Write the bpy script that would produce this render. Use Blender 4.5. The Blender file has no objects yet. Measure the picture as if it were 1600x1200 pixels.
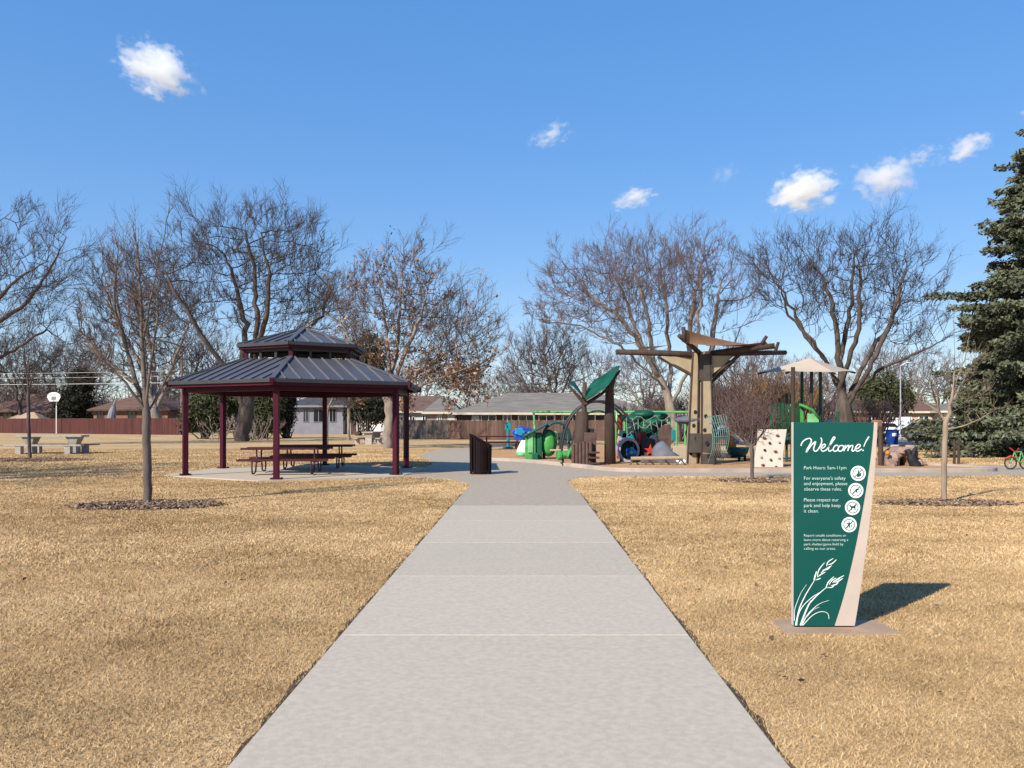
import bpy, math, random
import numpy as np
from mathutils import Vector, Matrix

C = bpy.context.scene.collection
SC = bpy.context.scene
F, H, HY = 1270.0, 1.6, 658.0          # focal length in photo pixels, eye height, horizon row
PI = math.pi
R = math.radians

def g(px, py):                          # photo pixel on the ground -> x, y
    d = F*H/(py-HY)
    return ((px-800)*d/F, d)
def q(px, py, d):                       # photo pixel at distance d
    return Vector(((px-800)*d/F, d, H-(py-HY)*d/F))
def sx(px, d): return (px-800)*d/F
def sz(py, d): return H-(py-HY)*d/F

# ------------------------------------------------------------------ materials
def nt(m):
    m.use_nodes = True
    return m.node_tree.nodes, m.node_tree.links
def mat(name, col, rough=0.7, var=0.18, scale=6.0, bump=0.0, bscale=40.0, metal=0.0, col2=None, island=0.0, stretch=None, spec=0.35):
    m = bpy.data.materials.new(name)
    N, L = nt(m)
    b = N['Principled BSDF']
    b.inputs['Roughness'].default_value = rough
    b.inputs['Metallic'].default_value = metal
    b.inputs['Specular IOR Level'].default_value = spec
    tc = N.new('ShaderNodeTexCoord')
    src = tc.outputs['Object']
    if stretch:
        mp = N.new('ShaderNodeMapping'); mp.inputs['Scale'].default_value = stretch
        L.new(src, mp.inputs['Vector']); src = mp.outputs['Vector']
    no = N.new('ShaderNodeTexNoise'); no.inputs['Scale'].default_value = scale; no.inputs['Detail'].default_value = 6
    L.new(src, no.inputs['Vector'])
    rp = N.new('ShaderNodeValToRGB')
    c2 = col2 or tuple(min(1, c*(1+var)) for c in col)
    c1 = col if col2 else tuple(c*(1-var) for c in col)
    rp.color_ramp.elements[0].position = 0.33; rp.color_ramp.elements[1].position = 0.67
    rp.color_ramp.elements[0].color = (*c1, 1); rp.color_ramp.elements[1].color = (*c2, 1)
    L.new(no.outputs['Fac'], rp.inputs['Fac'])
    out = rp.outputs['Color']
    if island:
        ge = N.new('ShaderNodeNewGeometry')
        mr = N.new('ShaderNodeMapRange'); mr.inputs['To Min'].default_value = 1-island; mr.inputs['To Max'].default_value = 1+island
        L.new(ge.outputs['Random Per Island'], mr.inputs['Value'])
        mx = N.new('ShaderNodeMix'); mx.data_type = 'RGBA'; mx.blend_type = 'MULTIPLY'; mx.inputs['Factor'].default_value = 1
        L.new(out, mx.inputs['A']); L.new(mr.outputs['Result'], mx.inputs['B']); out = mx.outputs['Result']
    L.new(out, b.inputs['Base Color'])
    if bump:
        n2 = N.new('ShaderNodeTexNoise'); n2.inputs['Scale'].default_value = bscale; n2.inputs['Detail'].default_value = 5
        L.new(src, n2.inputs['Vector'])
        bp = N.new('ShaderNodeBump'); bp.inputs['Strength'].default_value = bump; bp.inputs['Distance'].default_value = 0.02
        L.new(n2.outputs['Fac'], bp.inputs['Height']); L.new(bp.outputs['Normal'], b.inputs['Normal'])
    return m

M = {}
M['maroon'] = mat('maroon_paint', (0.05, 0.0028, 0.014), 0.5, 0.1, 3, spec=0.22)
M['maroon_slat'] = mat('maroon_slat', (0.055, 0.009, 0.013), 0.5, 0.15, 8)
M['bin_slat'] = mat('bin_slat', (0.010, 0.004, 0.0045), 0.6, 0.15, 8, spec=0.15)
M['roof_metal'] = mat('roof_metal', (0.07, 0.071, 0.082), 0.45, 0.1, 1.2, spec=0.5)
M['drip'] = mat('drip_edge', (0.04, 0.04, 0.046), 0.5, 0.1, 2)
M['roof_seam'] = mat('roof_seam', (0.125, 0.125, 0.14), 0.4, 0.1, 2, spec=0.5)
M['dark_metal'] = mat('dark_metal', (0.03, 0.028, 0.03), 0.5, 0.1)
M['concrete'] = mat('concrete', (0.45, 0.388, 0.305), 0.9, 0.08, 22.0, 0.2, 160, island=0.07)
M['concrete_dark'] = mat('concrete_dark', (0.35, 0.29, 0.22), 0.9, 0.1, 9, 0.2, 120)
M['fallen'] = mat('fallen_leaf', (0.07, 0.045, 0.025), 0.9, 0.3, 3, island=0.4)
M['soil'] = mat('soil', (0.06, 0.04, 0.022), 1.0, 0.4, 20)
M['joint'] = mat('joint', (0.5, 0.45, 0.38), 0.95, 0.15, 4)
M['kerb'] = mat('kerb_concrete', (0.36, 0.295, 0.245), 0.9, 0.16, 1.5, 0.2, 30)
M['pad'] = mat('pad_concrete', (0.34, 0.235, 0.155), 0.9, 0.1, 4, 0.3, 60)
M['table_conc'] = mat('table_concrete', (0.33, 0.30, 0.26), 0.9, 0.15, 5, 0.2)
M['asphalt'] = mat('asphalt', (0.12, 0.12, 0.13), 0.9, 0.12, 0.6)
M['play_mulch'] = mat('play_mulch', (0.42, 0.24, 0.11), 1.0, 0.25, 9, 0.5, 30)
M['bark_mulch'] = mat('bark_mulch', (0.25, 0.17, 0.115), 1.0, 0.5, 14, island=0.45)
M['bark'] = mat('bark', (0.082, 0.064, 0.053), 0.95, 0.35, 5, 0.5, 12, stretch=(1, 1, .25))
M['bark_pale'] = mat('bark_pale', (0.22, 0.18, 0.15), 0.95, 0.25, 5, 0.4, 12, stretch=(1, 1, .25))
M['bark_young'] = mat('bark_young', (0.115, 0.09, 0.076), 0.9, 0.25, 9, 0.3, 30, stretch=(1, 1, .25))
M['bark_white'] = mat('bark_white', (0.27, 0.205, 0.15), 0.9, 0.2, 8, 0.3, 30, stretch=(1, 1, .25))
M['twig'] = mat('twig', (0.06, 0.045, 0.04), 0.95, 0.25, 2)
M['twig_brown'] = mat('twig_brown', (0.105, 0.07, 0.05), 0.95, 0.25, 2)
M['twig_red'] = mat('twig_red', (0.14, 0.102, 0.098), 0.95, 0.25, 2)
M['twig_young'] = mat('twig_young', (0.12, 0.085, 0.065), 0.95, 0.25, 4)
M['twig_pale'] = mat('twig_pale', (0.22, 0.165, 0.115), 0.95, 0.25, 4)
M['shrub_red'] = mat('shrub_red', (0.125, 0.08, 0.073), 0.95, 0.3, 2)
M['shrub_gold'] = mat('shrub_gold', (0.26, 0.15, 0.05), 0.95, 0.3, 2)
M['dry_leaf'] = mat('dry_leaf', (0.27, 0.16, 0.10), 0.85, 0.25, 1.5, island=0.45)
M['spruce'] = mat('spruce_needles', (0.10, 0.112, 0.065), 0.8, 0.3, 0.8, island=0.4)
M['juniper'] = mat('juniper', (0.055, 0.063, 0.026), 0.85, 0.3, 0.9, island=0.4)
M['dark_ever'] = mat('dark_evergreen', (0.022, 0.026, 0.016), 0.85, 0.3, 0.9, island=0.4)
M['red_fence'] = mat('red_fence', (0.072, 0.021, 0.018), 0.85, 0.2, 1, island=0.22, stretch=(3, 3, .4))
M['brown_fence'] = mat('brown_fence', (0.10, 0.06, 0.047), 0.9, 0.25, 1, island=0.25, stretch=(3, 3, .4))
M['grey_fence'] = mat('grey_fence', (0.125, 0.105, 0.092), 0.9, 0.25, 1, island=0.25, stretch=(3, 3, .4))
M['brick'] = mat('brick', (0.22, 0.115, 0.08), 0.9, 0.25, 3)
M['brick_grey'] = mat('brick_grey', (0.26, 0.21, 0.19), 0.9, 0.2, 3)
M['siding_dark'] = mat('siding_dark', (0.075, 0.05, 0.042), 0.9, 0.2, 2)
M['siding_blue'] = mat('siding_blue', (0.2, 0.2, 0.235), 0.8, 0.1, 1)
M['white_wall'] = mat('white_wall', (0.5, 0.49, 0.47), 0.8, 0.08, 1)
M['tan_wall'] = mat('tan_wall', (0.45, 0.36, 0.27), 0.8, 0.1, 1)
M['shingle'] = mat('shingle', (0.165, 0.152, 0.132), 0.95, 0.2, 1.2, 0.3, 8, stretch=(.5, 3, 3))
M['shingle_brown'] = mat('shingle_brown', (0.13, 0.075, 0.058), 0.95, 0.2, 1.2, 0.3, 8, stretch=(.5, 3, 3))
M['shingle_red'] = mat('shingle_red', (0.12, 0.075, 0.06), 0.95, 0.2, 1.2)
M['shingle_dark'] = mat('shingle_dark', (0.05, 0.05, 0.06), 0.95, 0.2, 1.2)
M['peach'] = mat('peach_roof', (0.38, 0.27, 0.195), 0.8, 0.12, 2)
M['trim'] = mat('trim', (0.55, 0.48, 0.38), 0.7, 0.08, 2)
M['white'] = mat('white_paint', (0.78, 0.78, 0.76), 0.5, 0.04, 3)
M['glass'] = mat('window_glass', (0.015, 0.017, 0.02), 0.08, 0.2, 1, spec=0.6)
M['wood_pole'] = mat('wood_pole', (0.17, 0.125, 0.09), 0.95, 0.25, 2)
M['sign_green'] = mat('sign_green', (0.0, 0.072, 0.058), 0.45, 0.05, 2, spec=0.4)
M['sign_cream'] = mat('sign_cream', (0.50, 0.415, 0.35), 0.6, 0.05, 4)
M['sign_edge'] = mat('sign_edge', (0.5, 0.46, 0.42), 0.45, 0.08, 6)
M['letter'] = mat('lettering', (0.80, 0.84, 0.80), 0.6, 0.03, 5)
M['small_letter'] = mat('small_lettering', (0.58, 0.74, 0.68), 0.6, 0.03, 5)
M['lime'] = mat('lime_plastic', (0.05, 0.27, 0.06), 0.5, 0.25, 3, spec=0.5)
M['mint'] = mat('mint_plastic', (0.16, 0.42, 0.18), 0.5, 0.2, 3)
M['swing_green'] = mat('swing_green', (0.11, 0.36, 0.12), 0.4, 0.08, 3)
M['green'] = mat('green_plastic', (0.006, 0.09, 0.045), 0.5, 0.25, 3)
M['leaf_green'] = mat('leaf_green', (0.003, 0.07, 0.035), 0.55, 0.3, 2)
M['dark_green'] = mat('dark_green', (0.006, 0.06, 0.04), 0.5, 0.15, 3)
M['teal'] = mat('teal_plastic', (0.01, 0.20, 0.23), 0.4, 0.1, 3)
M['dark_teal'] = mat('dark_teal', (0.005, 0.06, 0.07), 0.5, 0.25, 3)
M['blue'] = mat('blue_plastic', (0.01, 0.055, 0.30), 0.5, 0.25, 3)
M['sky_blue'] = mat('sky_blue_plastic', (0.015, 0.2, 0.42), 0.35, 0.1, 3)
M['log'] = mat('log_brown', (0.055, 0.036, 0.027), 0.85, 0.3, 5, 0.4, 14, stretch=(1, 1, .2))
M['log_pale'] = mat('log_panel', (0.095, 0.055, 0.045), 0.85, 0.25, 5, 0.3, 14)
M['tower_tan'] = mat('tower_tan', (0.33, 0.26, 0.165), 0.8, 0.1, 3, 0.15, 20)
M['tower_dark'] = mat('tower_dark', (0.06, 0.05, 0.042), 0.8, 0.2, 4)
M['sail'] = mat('sail_cloth', (0.22, 0.115, 0.055), 0.8, 0.1, 2)
M['canopy'] = mat('canopy_cloth', (0.43, 0.35, 0.265), 0.8, 0.06, 1)
M['grey_rock'] = mat('grey_rock', (0.11, 0.118, 0.145), 0.8, 0.2, 4, 0.4, 12)
M['lilac'] = mat('lilac_plastic', (0.34, 0.31, 0.36), 0.6, 0.1, 3)
M['pink_rock'] = mat('pink_rock', (0.25, 0.17, 0.135), 0.9, 0.2, 3, 0.5, 10)
M['red_brown'] = mat('red_brown', (0.17, 0.022, 0.014), 0.6, 0.2, 3)
M['orange'] = mat('orange_plastic', (0.42, 0.16, 0.02), 0.5, 0.1, 3)
M['red'] = mat('red_plastic', (0.45, 0.035, 0.015), 0.5, 0.1, 3)
M['rope'] = mat('rope', (0.12, 0.22, 0.20), 0.8, 0.1, 3)
M['rope_pale'] = mat('rope_pale', (0.24, 0.27, 0.25), 0.8, 0.1, 3)
M['wall_cream'] = mat('wall_cream', (0.52, 0.47, 0.39), 0.8, 0.06, 3, 0.2, 15)
M['hold_red'] = mat('hold_red', (0.22, 0.05, 0.025), 0.7, 0.1, 3)
M['black'] = mat('black_rubber', (0.012, 0.012, 0.013), 0.7, 0.1, 3)
M['car_white'] = mat('car_white', (0.75, 0.75, 0.75), 0.25, 0.02, 1, spec=0.6)
M['car_dark'] = mat('car_dark', (0.03, 0.035, 0.045), 0.25, 0.05, 1, spec=0.6)
M['car_blue'] = mat('car_blue', (0.02, 0.03, 0.22), 0.25, 0.05, 1, spec=0.6)
M['chrome'] = mat('chrome', (0.5, 0.5, 0.5), 0.25, 0.05, 1, metal=0.9)
M['cord'] = mat('wire_cord', (0.5, 0.48, 0.46), 0.6, 0.05, 1)
M['lilac_cloth'] = mat('umbrella_cloth', (0.2, 0.2, 0.23), 0.8, 0.1, 2)

# ------------------------------------------------------------------ object helpers
def tag(o, label=None, cat=None, group=None, kind=None):
    if label: o['label'] = label
    if cat: o['category'] = cat
    if group: o['group'] = group
    if kind: o['kind'] = kind
    return o
def thing(name, loc, label, cat, group=None):
    o = bpy.data.objects.new(name, None); C.objects.link(o)
    o.location = Vector(loc); o.empty_display_size = 0.2
    return tag(o, label, cat, group)
def rootloc(p):
    if p is None: return Vector((0, 0, 0))
    while p.parent: p = p.parent
    return Vector(p.location)
def copy_tree(o, parent=None):
    kids = [c for c in o.children]
    c = o.copy(); C.objects.link(c)
    if parent: c.parent = parent
    for k in kids: copy_tree(k, c)
    return c
def np_mesh(name, V, Q=None, T=None, m=None, parent=None, origin=None, smooth=False):
    V = np.asarray(V, dtype=np.float32)
    off = rootloc(parent) if parent else Vector(origin or (0, 0, 0))
    V = V - np.array(off, dtype=np.float32)
    me = bpy.data.meshes.new(name)
    nq = 0 if Q is None else len(Q); n3 = 0 if T is None else len(T)
    idx = []
    if nq: idx.append(np.asarray(Q, dtype=np.int32).ravel())
    if n3: idx.append(np.asarray(T, dtype=np.int32).ravel())
    idx = np.concatenate(idx)
    me.vertices.add(len(V)); me.vertices.foreach_set('co', V.ravel())
    me.loops.add(len(idx)); me.loops.foreach_set('vertex_index', idx)
    me.polygons.add(nq+n3)
    me.polygons.foreach_set('loop_start', np.concatenate([np.arange(nq)*4, nq*4+np.arange(n3)*3]).astype(np.int32))
    me.update(calc_edges=True); me.validate()
    if smooth: me.polygons.foreach_set('use_smooth', np.ones(nq+n3, dtype=bool))
    o = bpy.data.objects.new(name, me); C.objects.link(o)
    if m: me.materials.append(m)
    if parent: o.parent = parent
    else: o.location = off
    return o
class MB:
    def __init__(s): s.V = []; s.F = []
    def add(s, V, Fc):
        n = len(s.V); s.V += [Vector(v) for v in V]; s.F += [tuple(i+n for i in f) for f in Fc]; return s
    def box(s, c, d, rz=0, ry=0, rx=0):
        x, y, z = d[0]/2, d[1]/2, d[2]/2
        m = Matrix.Rotation(rz, 3, 'Z') @ Matrix.Rotation(ry, 3, 'Y') @ Matrix.Rotation(rx, 3, 'X')
        V = [Vector(c)+m@Vector(v) for v in [(-x,-y,-z),(x,-y,-z),(x,y,-z),(-x,y,-z),(-x,-y,z),(x,-y,z),(x,y,z),(-x,y,z)]]
        return s.add(V, [(3,2,1,0),(4,5,6,7),(0,1,5,4),(1,2,6,5),(2,3,7,6),(3,0,4,7)])
    def bar(s, p, r, w, h=None, up=(0, 0, 1)):
        p, r = Vector(p), Vector(r); h = h or w
        t = (r-p).normalized(); u = Vector(up)
        if abs(t.dot(u)) > 0.99: u = Vector((0, 1, 0))
        a = t.cross(u).normalized(); b = a.cross(t).normalized()
        V = []
        for o in (p, r):
            for i, j in ((-1,-1),(1,-1),(1,1),(-1,1)): V.append(o+a*(i*w/2)+b*(j*h/2))
        return s.add(V, [(0,1,2,3),(7,6,5,4),(0,4,5,1),(1,5,6,2),(2,6,7,3),(3,7,4,0)])
    def tube(s, P, r, n=8, cap=True):
        P = [Vector(p) for p in P]; k = len(P)
        rr = r if isinstance(r, (list, tuple)) else [r]*k
        V = []; prev = None
        for i in range(k):
            t = (P[min(i+1, k-1)]-P[max(i-1, 0)]).normalized()
            if prev is None:
                ref = Vector((0, 0, 1)) if abs(t.z) < 0.9 else Vector((0, 1, 0))
                a = t.cross(ref).normalized()
            else:
                a = (prev-t*prev.dot(t)).normalized()
            prev = a; b = t.cross(a)
            for j in range(n):
                an = 2*PI*j/n; V.append(P[i]+a*(math.cos(an)*rr[i])+b*(math.sin(an)*rr[i]))
        Fc = []
        for i in range(k-1):
            for j in range(n):
                j2 = (j+1) % n; Fc.append((i*n+j, i*n+j2, (i+1)*n+j2, (i+1)*n+j))
        if cap: Fc += [tuple(range(n))[::-1], tuple((k-1)*n+j for j in range(n))]
        return s.add(V, Fc)
    def prism(s, poly, z0, z1):         # polygon in plan
        n = len(poly)
        V = [(x, y, z0) for x, y in poly]+[(x, y, z1) for x, y in poly]
        return s.add(V, [tuple(range(n))[::-1], tuple(range(n, 2*n))]+[(i, (i+1) % n, n+(i+1) % n, n+i) for i in range(n)])
    def slab(s, poly, y0, y1):          # polygon in the x-z plane, from y0 (front) to y1
        n = len(poly)
        V = [(x, y0, z) for x, z in poly]+[(x, y1, z) for x, z in poly]
        return s.add(V, [tuple(range(n)), tuple(range(n, 2*n))[::-1]]+[((i+1) % n, i, n+i, n+(i+1) % n) for i in range(n)])
    def ell(s, c, r, n=16, k=10, rng=None, amp=0.0, zmin=None):
        c = Vector(c); V = []
        for i in range(k+1):
            th = PI*i/k
            for j in range(n):
                ph = 2*PI*j/n
                f = 1+(amp*(rng.random()-.5) if rng and 0 < i < k else 0)
                v = c+Vector((r[0]*math.sin(th)*math.cos(ph)*f, r[1]*math.sin(th)*math.sin(ph)*f, r[2]*math.cos(th)*f))
                if zmin is not None: v.z = max(v.z, zmin)
                V.append(v)
        Fc = []
        for i in range(k):
            for j in range(n):
                Fc.append((i*n+j, (i+1)*n+j, (i+1)*n+(j+1) % n, i*n+(j+1) % n))
        return s.add(V, Fc)
    def lathe(s, c, prof, n=24):
        c = Vector(c); V = []; k = len(prof)
        for r, z in prof:
            for j in range(n): V.append(c+Vector((r*math.cos(2*PI*j/n), r*math.sin(2*PI*j/n), z)))
        Fc = []
        for i in range(k-1):
            for j in range(n): Fc.append((i*n+j, i*n+(j+1) % n, (i+1)*n+(j+1) % n, (i+1)*n+j))
        Fc += [tuple(range(n))[::-1], tuple((k-1)*n+j for j in range(n))]
        return s.add(V, Fc)
    def build(s, name, m, parent=None, origin=None, smooth=False, bevel=0.0, sub=0):
        off = rootloc(parent) if parent else Vector(origin or (0, 0, 0))
        me = bpy.data.meshes.new(name)
        me.from_pydata([v-off for v in s.V], [], s.F); me.update()
        if smooth: me.polygons.foreach_set('use_smooth', [True]*len(me.polygons))
        me.materials.append(m)
        o = bpy.data.objects.new(name, me); C.objects.link(o)
        if parent: o.parent = parent
        else: o.location = off
        if bevel:
            b = o.modifiers.new('bevel', 'BEVEL'); b.width = bevel; b.segments = 2; b.limit_method = 'ANGLE'
        if sub:
            b = o.modifiers.new('sub', 'SUBSURF'); b.levels = sub; b.render_levels = sub
        return o

def tubes_np(chains, sides):
    """vectorised tapered tubes; chains = list of (pts n x 3, radii n)"""
    by = {}
    for P, r in chains: by.setdefault(len(P), []).append((P, r))
    VV, QQ, off = [], [], 0
    an = np.arange(sides)*2*np.pi/sides
    for n, lst in by.items():
        P = np.array([a[0] for a in lst], dtype=np.float64); r = np.array([a[1] for a in lst], dtype=np.float64)
        T = np.gradient(P, axis=1); T /= np.linalg.norm(T, axis=2, keepdims=True)+1e-9
        av = P[:, -1]-P[:, 0]; av /= np.linalg.norm(av, axis=1, keepdims=True)+1e-9
        ref = np.where((np.abs(av[:, 2]) > 0.8)[:, None], np.array([1., 0, 0]), np.array([0, 0, 1.]))
        U = np.cross(T, ref[:, None, :]); U /= np.linalg.norm(U, axis=2, keepdims=True)+1e-9
        W = np.cross(T, U)
        ring = P[:, :, None, :]+r[:, :, None, None]*(np.cos(an)[None, None, :, None]*U[:, :, None, :]+np.sin(an)[None, None, :, None]*W[:, :, None, :])
        m = len(lst); VV.append(ring.reshape(-1, 3))
        i0 = np.arange(m)[:, None, None]*n*sides+np.arange(n-1)[None, :, None]*sides
        j = np.arange(sides)[None, None, :]; j2 = (j+1) % sides
        QQ.append((np.stack([i0+j, i0+j2, i0+sides+j2, i0+sides+j], axis=-1)+off).reshape(-1, 4))
        off += m*n*sides
    return np.concatenate(VV), np.concatenate(QQ)

def leaf_quads(c, d, nrm, Ln, Wd):
    """rhombic leaf faces: centre, direction, normal hint, length, width arrays"""
    d = d/(np.linalg.norm(d, axis=1, keepdims=True)+1e-9)
    s = np.cross(d, nrm); s /= np.linalg.norm(s, axis=1, keepdims=True)+1e-9
    a = d*(Ln/2)[:, None]; b = s*(Wd/2)[:, None]
    V = np.stack([c-a, c+b, c+a, c-b], axis=1).reshape(-1, 3)
    return V, np.arange(len(V)).reshape(-1, 4)

# ------------------------------------------------------------------ bare trees by space colonisation
def resample(poly, D, rng, jit=0.12):
    P = [Vector(p) for p in poly]; out = [P[0].copy()]
    for a, b in zip(P, P[1:]):
        n = max(1, int(round((b-a).length/D)))
        for i in range(1, n+1):
            v = a.lerp(b, i/n)
            v += Vector((rng.normal(), rng.normal(), rng.normal()*.5))*D*(jit if D > .2 else jit*.3)
            out.append(v)
    return out
def colonize(rng, attr, limbs, D, di, dk, iters=120, trop=0.12, jit=0.25):
    pos = []; par = []
    for L in limbs:
        pts = resample(L, D, rng)
        if not pos: pos.append(np.array(pts[0])); par.append(-1); last = 0
        else:
            dd = [np.sum((p-np.array(pts[0]))**2) for p in pos]; last = int(np.argmin(dd))
        for p in pts[1:]:
            pos.append(np.array(p)); par.append(last); last = len(pos)-1
    pos = np.array(pos); par = list(par)
    A = np.array(attr)
    d2 = ((A[:, None, :]-pos[None])**2).sum(-1); near = d2.argmin(1); nd = d2.min(1)
    for it in range(iters):
        act = nd < di*di
        if not act.any():
            if len(A) == 0 or di > 50: break
            di *= 1.3; continue
        v = A[act]-pos[near[act]]; v /= np.linalg.norm(v, axis=1, keepdims=True)+1e-9
        acc = np.zeros((len(pos), 3)); np.add.at(acc, near[act], v)
        ids = np.unique(near[act]); dr = acc[ids]
        dr /= np.linalg.norm(dr, axis=1, keepdims=True)+1e-9
        dr += rng.normal(size=dr.shape)*jit; dr[:, 2] += trop
        dr /= np.linalg.norm(dr, axis=1, keepdims=True)+1e-9
        new = pos[ids]+dr*D
        keep = np.ones(len(new), bool)
        for i in range(len(new)):
            if (((pos-new[i])**2).sum(1)).min() < (0.45*D)**2: keep[i] = False
        new = new[keep]; ids = ids[keep]
        if len(new) == 0: break
        base = len(pos); pos = np.concatenate([pos, new]); par += list(ids)
        d2n = ((A[:, None, :]-new[None])**2).sum(-1); k = d2n.argmin(1); m = d2n.min(1)
        up = m < nd; nd = np.where(up, m, nd); near = np.where(up, base+k, near)
        alive = nd > dk*dk
        A = A[alive]; nd = nd[alive]; near = near[alive]
        if len(A) == 0: break
    return pos, np.array(par)
def chains_of(pos, par, Rt, rtip):
    n = len(pos); kids = [[] for _ in range(n)]
    for i in range(1, n): kids[par[i]].append(i)
    cnt = np.zeros(n)
    for i in range(n-1, -1, -1):
        if not kids[i]: cnt[i] = 1
        if par[i] >= 0: cnt[par[i]] += cnt[i]
    e = math.log(max(cnt[0], 2))/math.log(Rt/rtip)
    rad = rtip*cnt**(1/e)
    chains = []; stack = [(0, None)]
    while stack:
        i, p = stack.pop()
        ch = [] if p is None else [p]; rr = [] if p is None else [rad[i]*1.05]
        while True:
            ch.append(i); rr.append(rad[i])
            ks = sorted(kids[i], key=lambda k: -cnt[k])
            if not ks: break
            for k in ks[1:]: stack.append((k, i))
            i = ks[0]
        if len(ch) > 1: chains.append((pos[ch], np.array(rr), ch))
    leaves = [i for i in range(n) if not kids[i]]
    return chains, rad, leaves
def in_ell(rng, n, ells, low=0.0):
    out = []
    vol = np.array([e[1][0]*e[1][1]*e[1][2] for e in ells]); vol = vol/vol.sum()
    for (c, r), w in zip(ells, vol):
        k = int(n*w); v = rng.normal(size=(k, 3)); v /= np.linalg.norm(v, axis=1, keepdims=True)
        u = rng.random(k)**(1/2.6)*(0.9+0.18*rng.random(k))
        out.append(np.array(c)+v*u[:, None]*np.array(r))
    o = np.concatenate(out)
    return o[o[:, 2] > low]
def bare_tree(name, label, cat, seed, base, limbs, ells, n_attr, D, di, dk, Rt, rtip, bark, twig,
              twigs=2, tlen=0.6, split=0.05, trop=0.12, jit=0.25, group=None, low=1.0, leafy=None, sides=7, updir=0.4, fork=.8, spray=None):
    rng = np.random.default_rng(seed)
    attr = in_ell(rng, n_attr, ells, low)
    pos, par = colonize(rng, attr, limbs, D, di, dk, trop=trop, jit=jit)
    chains, rad, leaves = chains_of(pos, par, Rt, rtip)
    big, small = [], []
    for P, r, ch in chains:
        if r[0] > split:
            k = int(np.sum(r > split)); k = max(k, 2)
            big.append((P[:k+1], r[:k+1]))
            if len(P)-k >= 2: small.append((P[k:], r[k:]))
        else: small.append((P, r))
    cen = pos.mean(0)
    thin = np.array([i for i in range(len(pos)) if rad[i] < rtip*2.4 and par[i] >= 0])
    tw = []
    if spray:
        SL, SR, pr_side, lev = spray
        ph = rng.random(6)*6.28; leafset = set(leaves)
        def grow(p0, d, L, r, level):
            n1 = rng.normal(size=3); b1 = d+n1*.13+np.array([0, 0, .10]); b1 /= np.linalg.norm(b1)
            b2 = b1+rng.normal(size=3)*.16+np.array([0, 0, .12]); b2 /= np.linalg.norm(b2)
            p1 = p0+d*L*.36; p2 = p1+b1*L*.34; p3 = p2+b2*L*.3
            tw.append((np.array([p0, p1, p2, p3]), np.array([r, r*.8, r*.62, r*.4])))
            if level <= 0: return
            for t, pp, dd in ((.0, p1, d), (.5, (p1+p2)/2, b1), (1., p2, b1), (1.5, (p2+p3)/2, b2)):
                if rng.random() < .1: continue
                for _ in range(1 if rng.random() < .4 else 2):
                    s = rng.normal(size=3); s -= dd*np.dot(s, dd); s /= np.linalg.norm(s)+1e-9
                    e = dd*.85+s*(.45+.35*rng.random())+np.array([0, 0, .12]); e /= np.linalg.norm(e)
                    grow(pp, e, L*(.38+.25*rng.random()), r*.62, level-1)
        axis = pos[0]; 
        for i in thin:
            leaf = i in leafset
            if not leaf and rng.random() > pr_side: continue
            dv = pos[i]-pos[par[i]]; dv = dv/(np.linalg.norm(dv)+1e-9)
            o = pos[i]-np.array([axis[0], axis[1], cen[2]*.55]); o /= np.linalg.norm(o)+1e-9
            s = rng.normal(size=3)*(.18 if leaf else .55)
            d = dv*.7+o*.75+np.array([0, 0, updir*.5])+s; d /= np.linalg.norm(d)
            az = math.atan2(o[1], o[0])
            irr = 1+.28*math.sin(2*az+ph[0])+.25*math.sin(5*az+ph[1]+3*o[2])+.2*math.sin(9*o[2]+ph[2])
            grow(pos[i], d, SL*max(.4, irr)*(.6+.7*rng.random())*(1 if leaf else .75), SR, lev)
        thin = []
    for i in thin:
        dv = pos[i]-pos[par[i]]; dv = dv/(np.linalg.norm(dv)+1e-9)
        k = twigs+(1 if i in leaves else 0) if twigs >= 1 else int(rng.random() < twigs)
        for _ in range(k):
            d = dv*0.8+rng.normal(size=3)*0.6+np.array([0, 0, updir])*.6; d /= np.linalg.norm(d)
            L = tlen*(0.5+rng.random()); p0 = pos[i]
            d2 = d+rng.normal(size=3)*.3; d2 /= np.linalg.norm(d2)
            tw.append((np.array([p0, p0+d*L*.5, p0+d*L*.5+d2*L*.5]), np.array([rtip*.8, rtip*.62, rtip*.4])))
            if fork and rng.random() < fork:
                d3 = d+rng.normal(size=3)*.55+np.array([0, 0, .25]); d3 /= np.linalg.norm(d3); p1 = p0+d*L*(.3+.4*rng.random()); L3 = L*.6
                tw.append((np.array([p1, p1+d3*L3*.5, p1+d3*L3+rng.normal(size=3)*.06*L3]), np.array([rtip*.6, rtip*.5, rtip*.35])))
    t = thing(name, (base[0], base[1], 0), label, cat, group)
    B = np.array([base[0], base[1], 0])
    V, Q = tubes_np([(P, np.append(r[:1]*1.0, r[1:])) for P, r in big], sides)
    np_mesh('trunk', V+B, Q, None, bark, t, smooth=True)
    Vs, Qs = tubes_np(small, 4); Vt, Qt = tubes_np(tw, 3) if tw else (np.zeros((0, 3)), np.zeros((0, 4), int))
    np_mesh('crown', np.concatenate([Vs, Vt])+B, np.concatenate([Qs, Qt+len(Vs)]), None, twig, t)
    if leafy:
        fn, cnt, sz = leafy
        tips = np.array([p[0][2] for p in tw]); tips = tips[[fn(p, rng) for p in tips]]
        c = np.repeat(tips, cnt, axis=0); c = c+rng.normal(size=c.shape)*0.16
        d = rng.normal(size=c.shape); nn = rng.normal(size=c.shape)
        s = sz*(0.6+0.8*rng.random(len(c)))
        V, Q = leaf_quads(c, d, nn, s, s*.65)
        np_mesh('leaves', V+B, Q, None, M['dry_leaf'], t)
    return t
def lp(px0, d):                         # pixel -> tree-local point, dy = depth offset
    return lambda px, py, dy=0.0: Vector(((px-px0)*d/F, dy, max(0.0, sz(py, d))))
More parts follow.
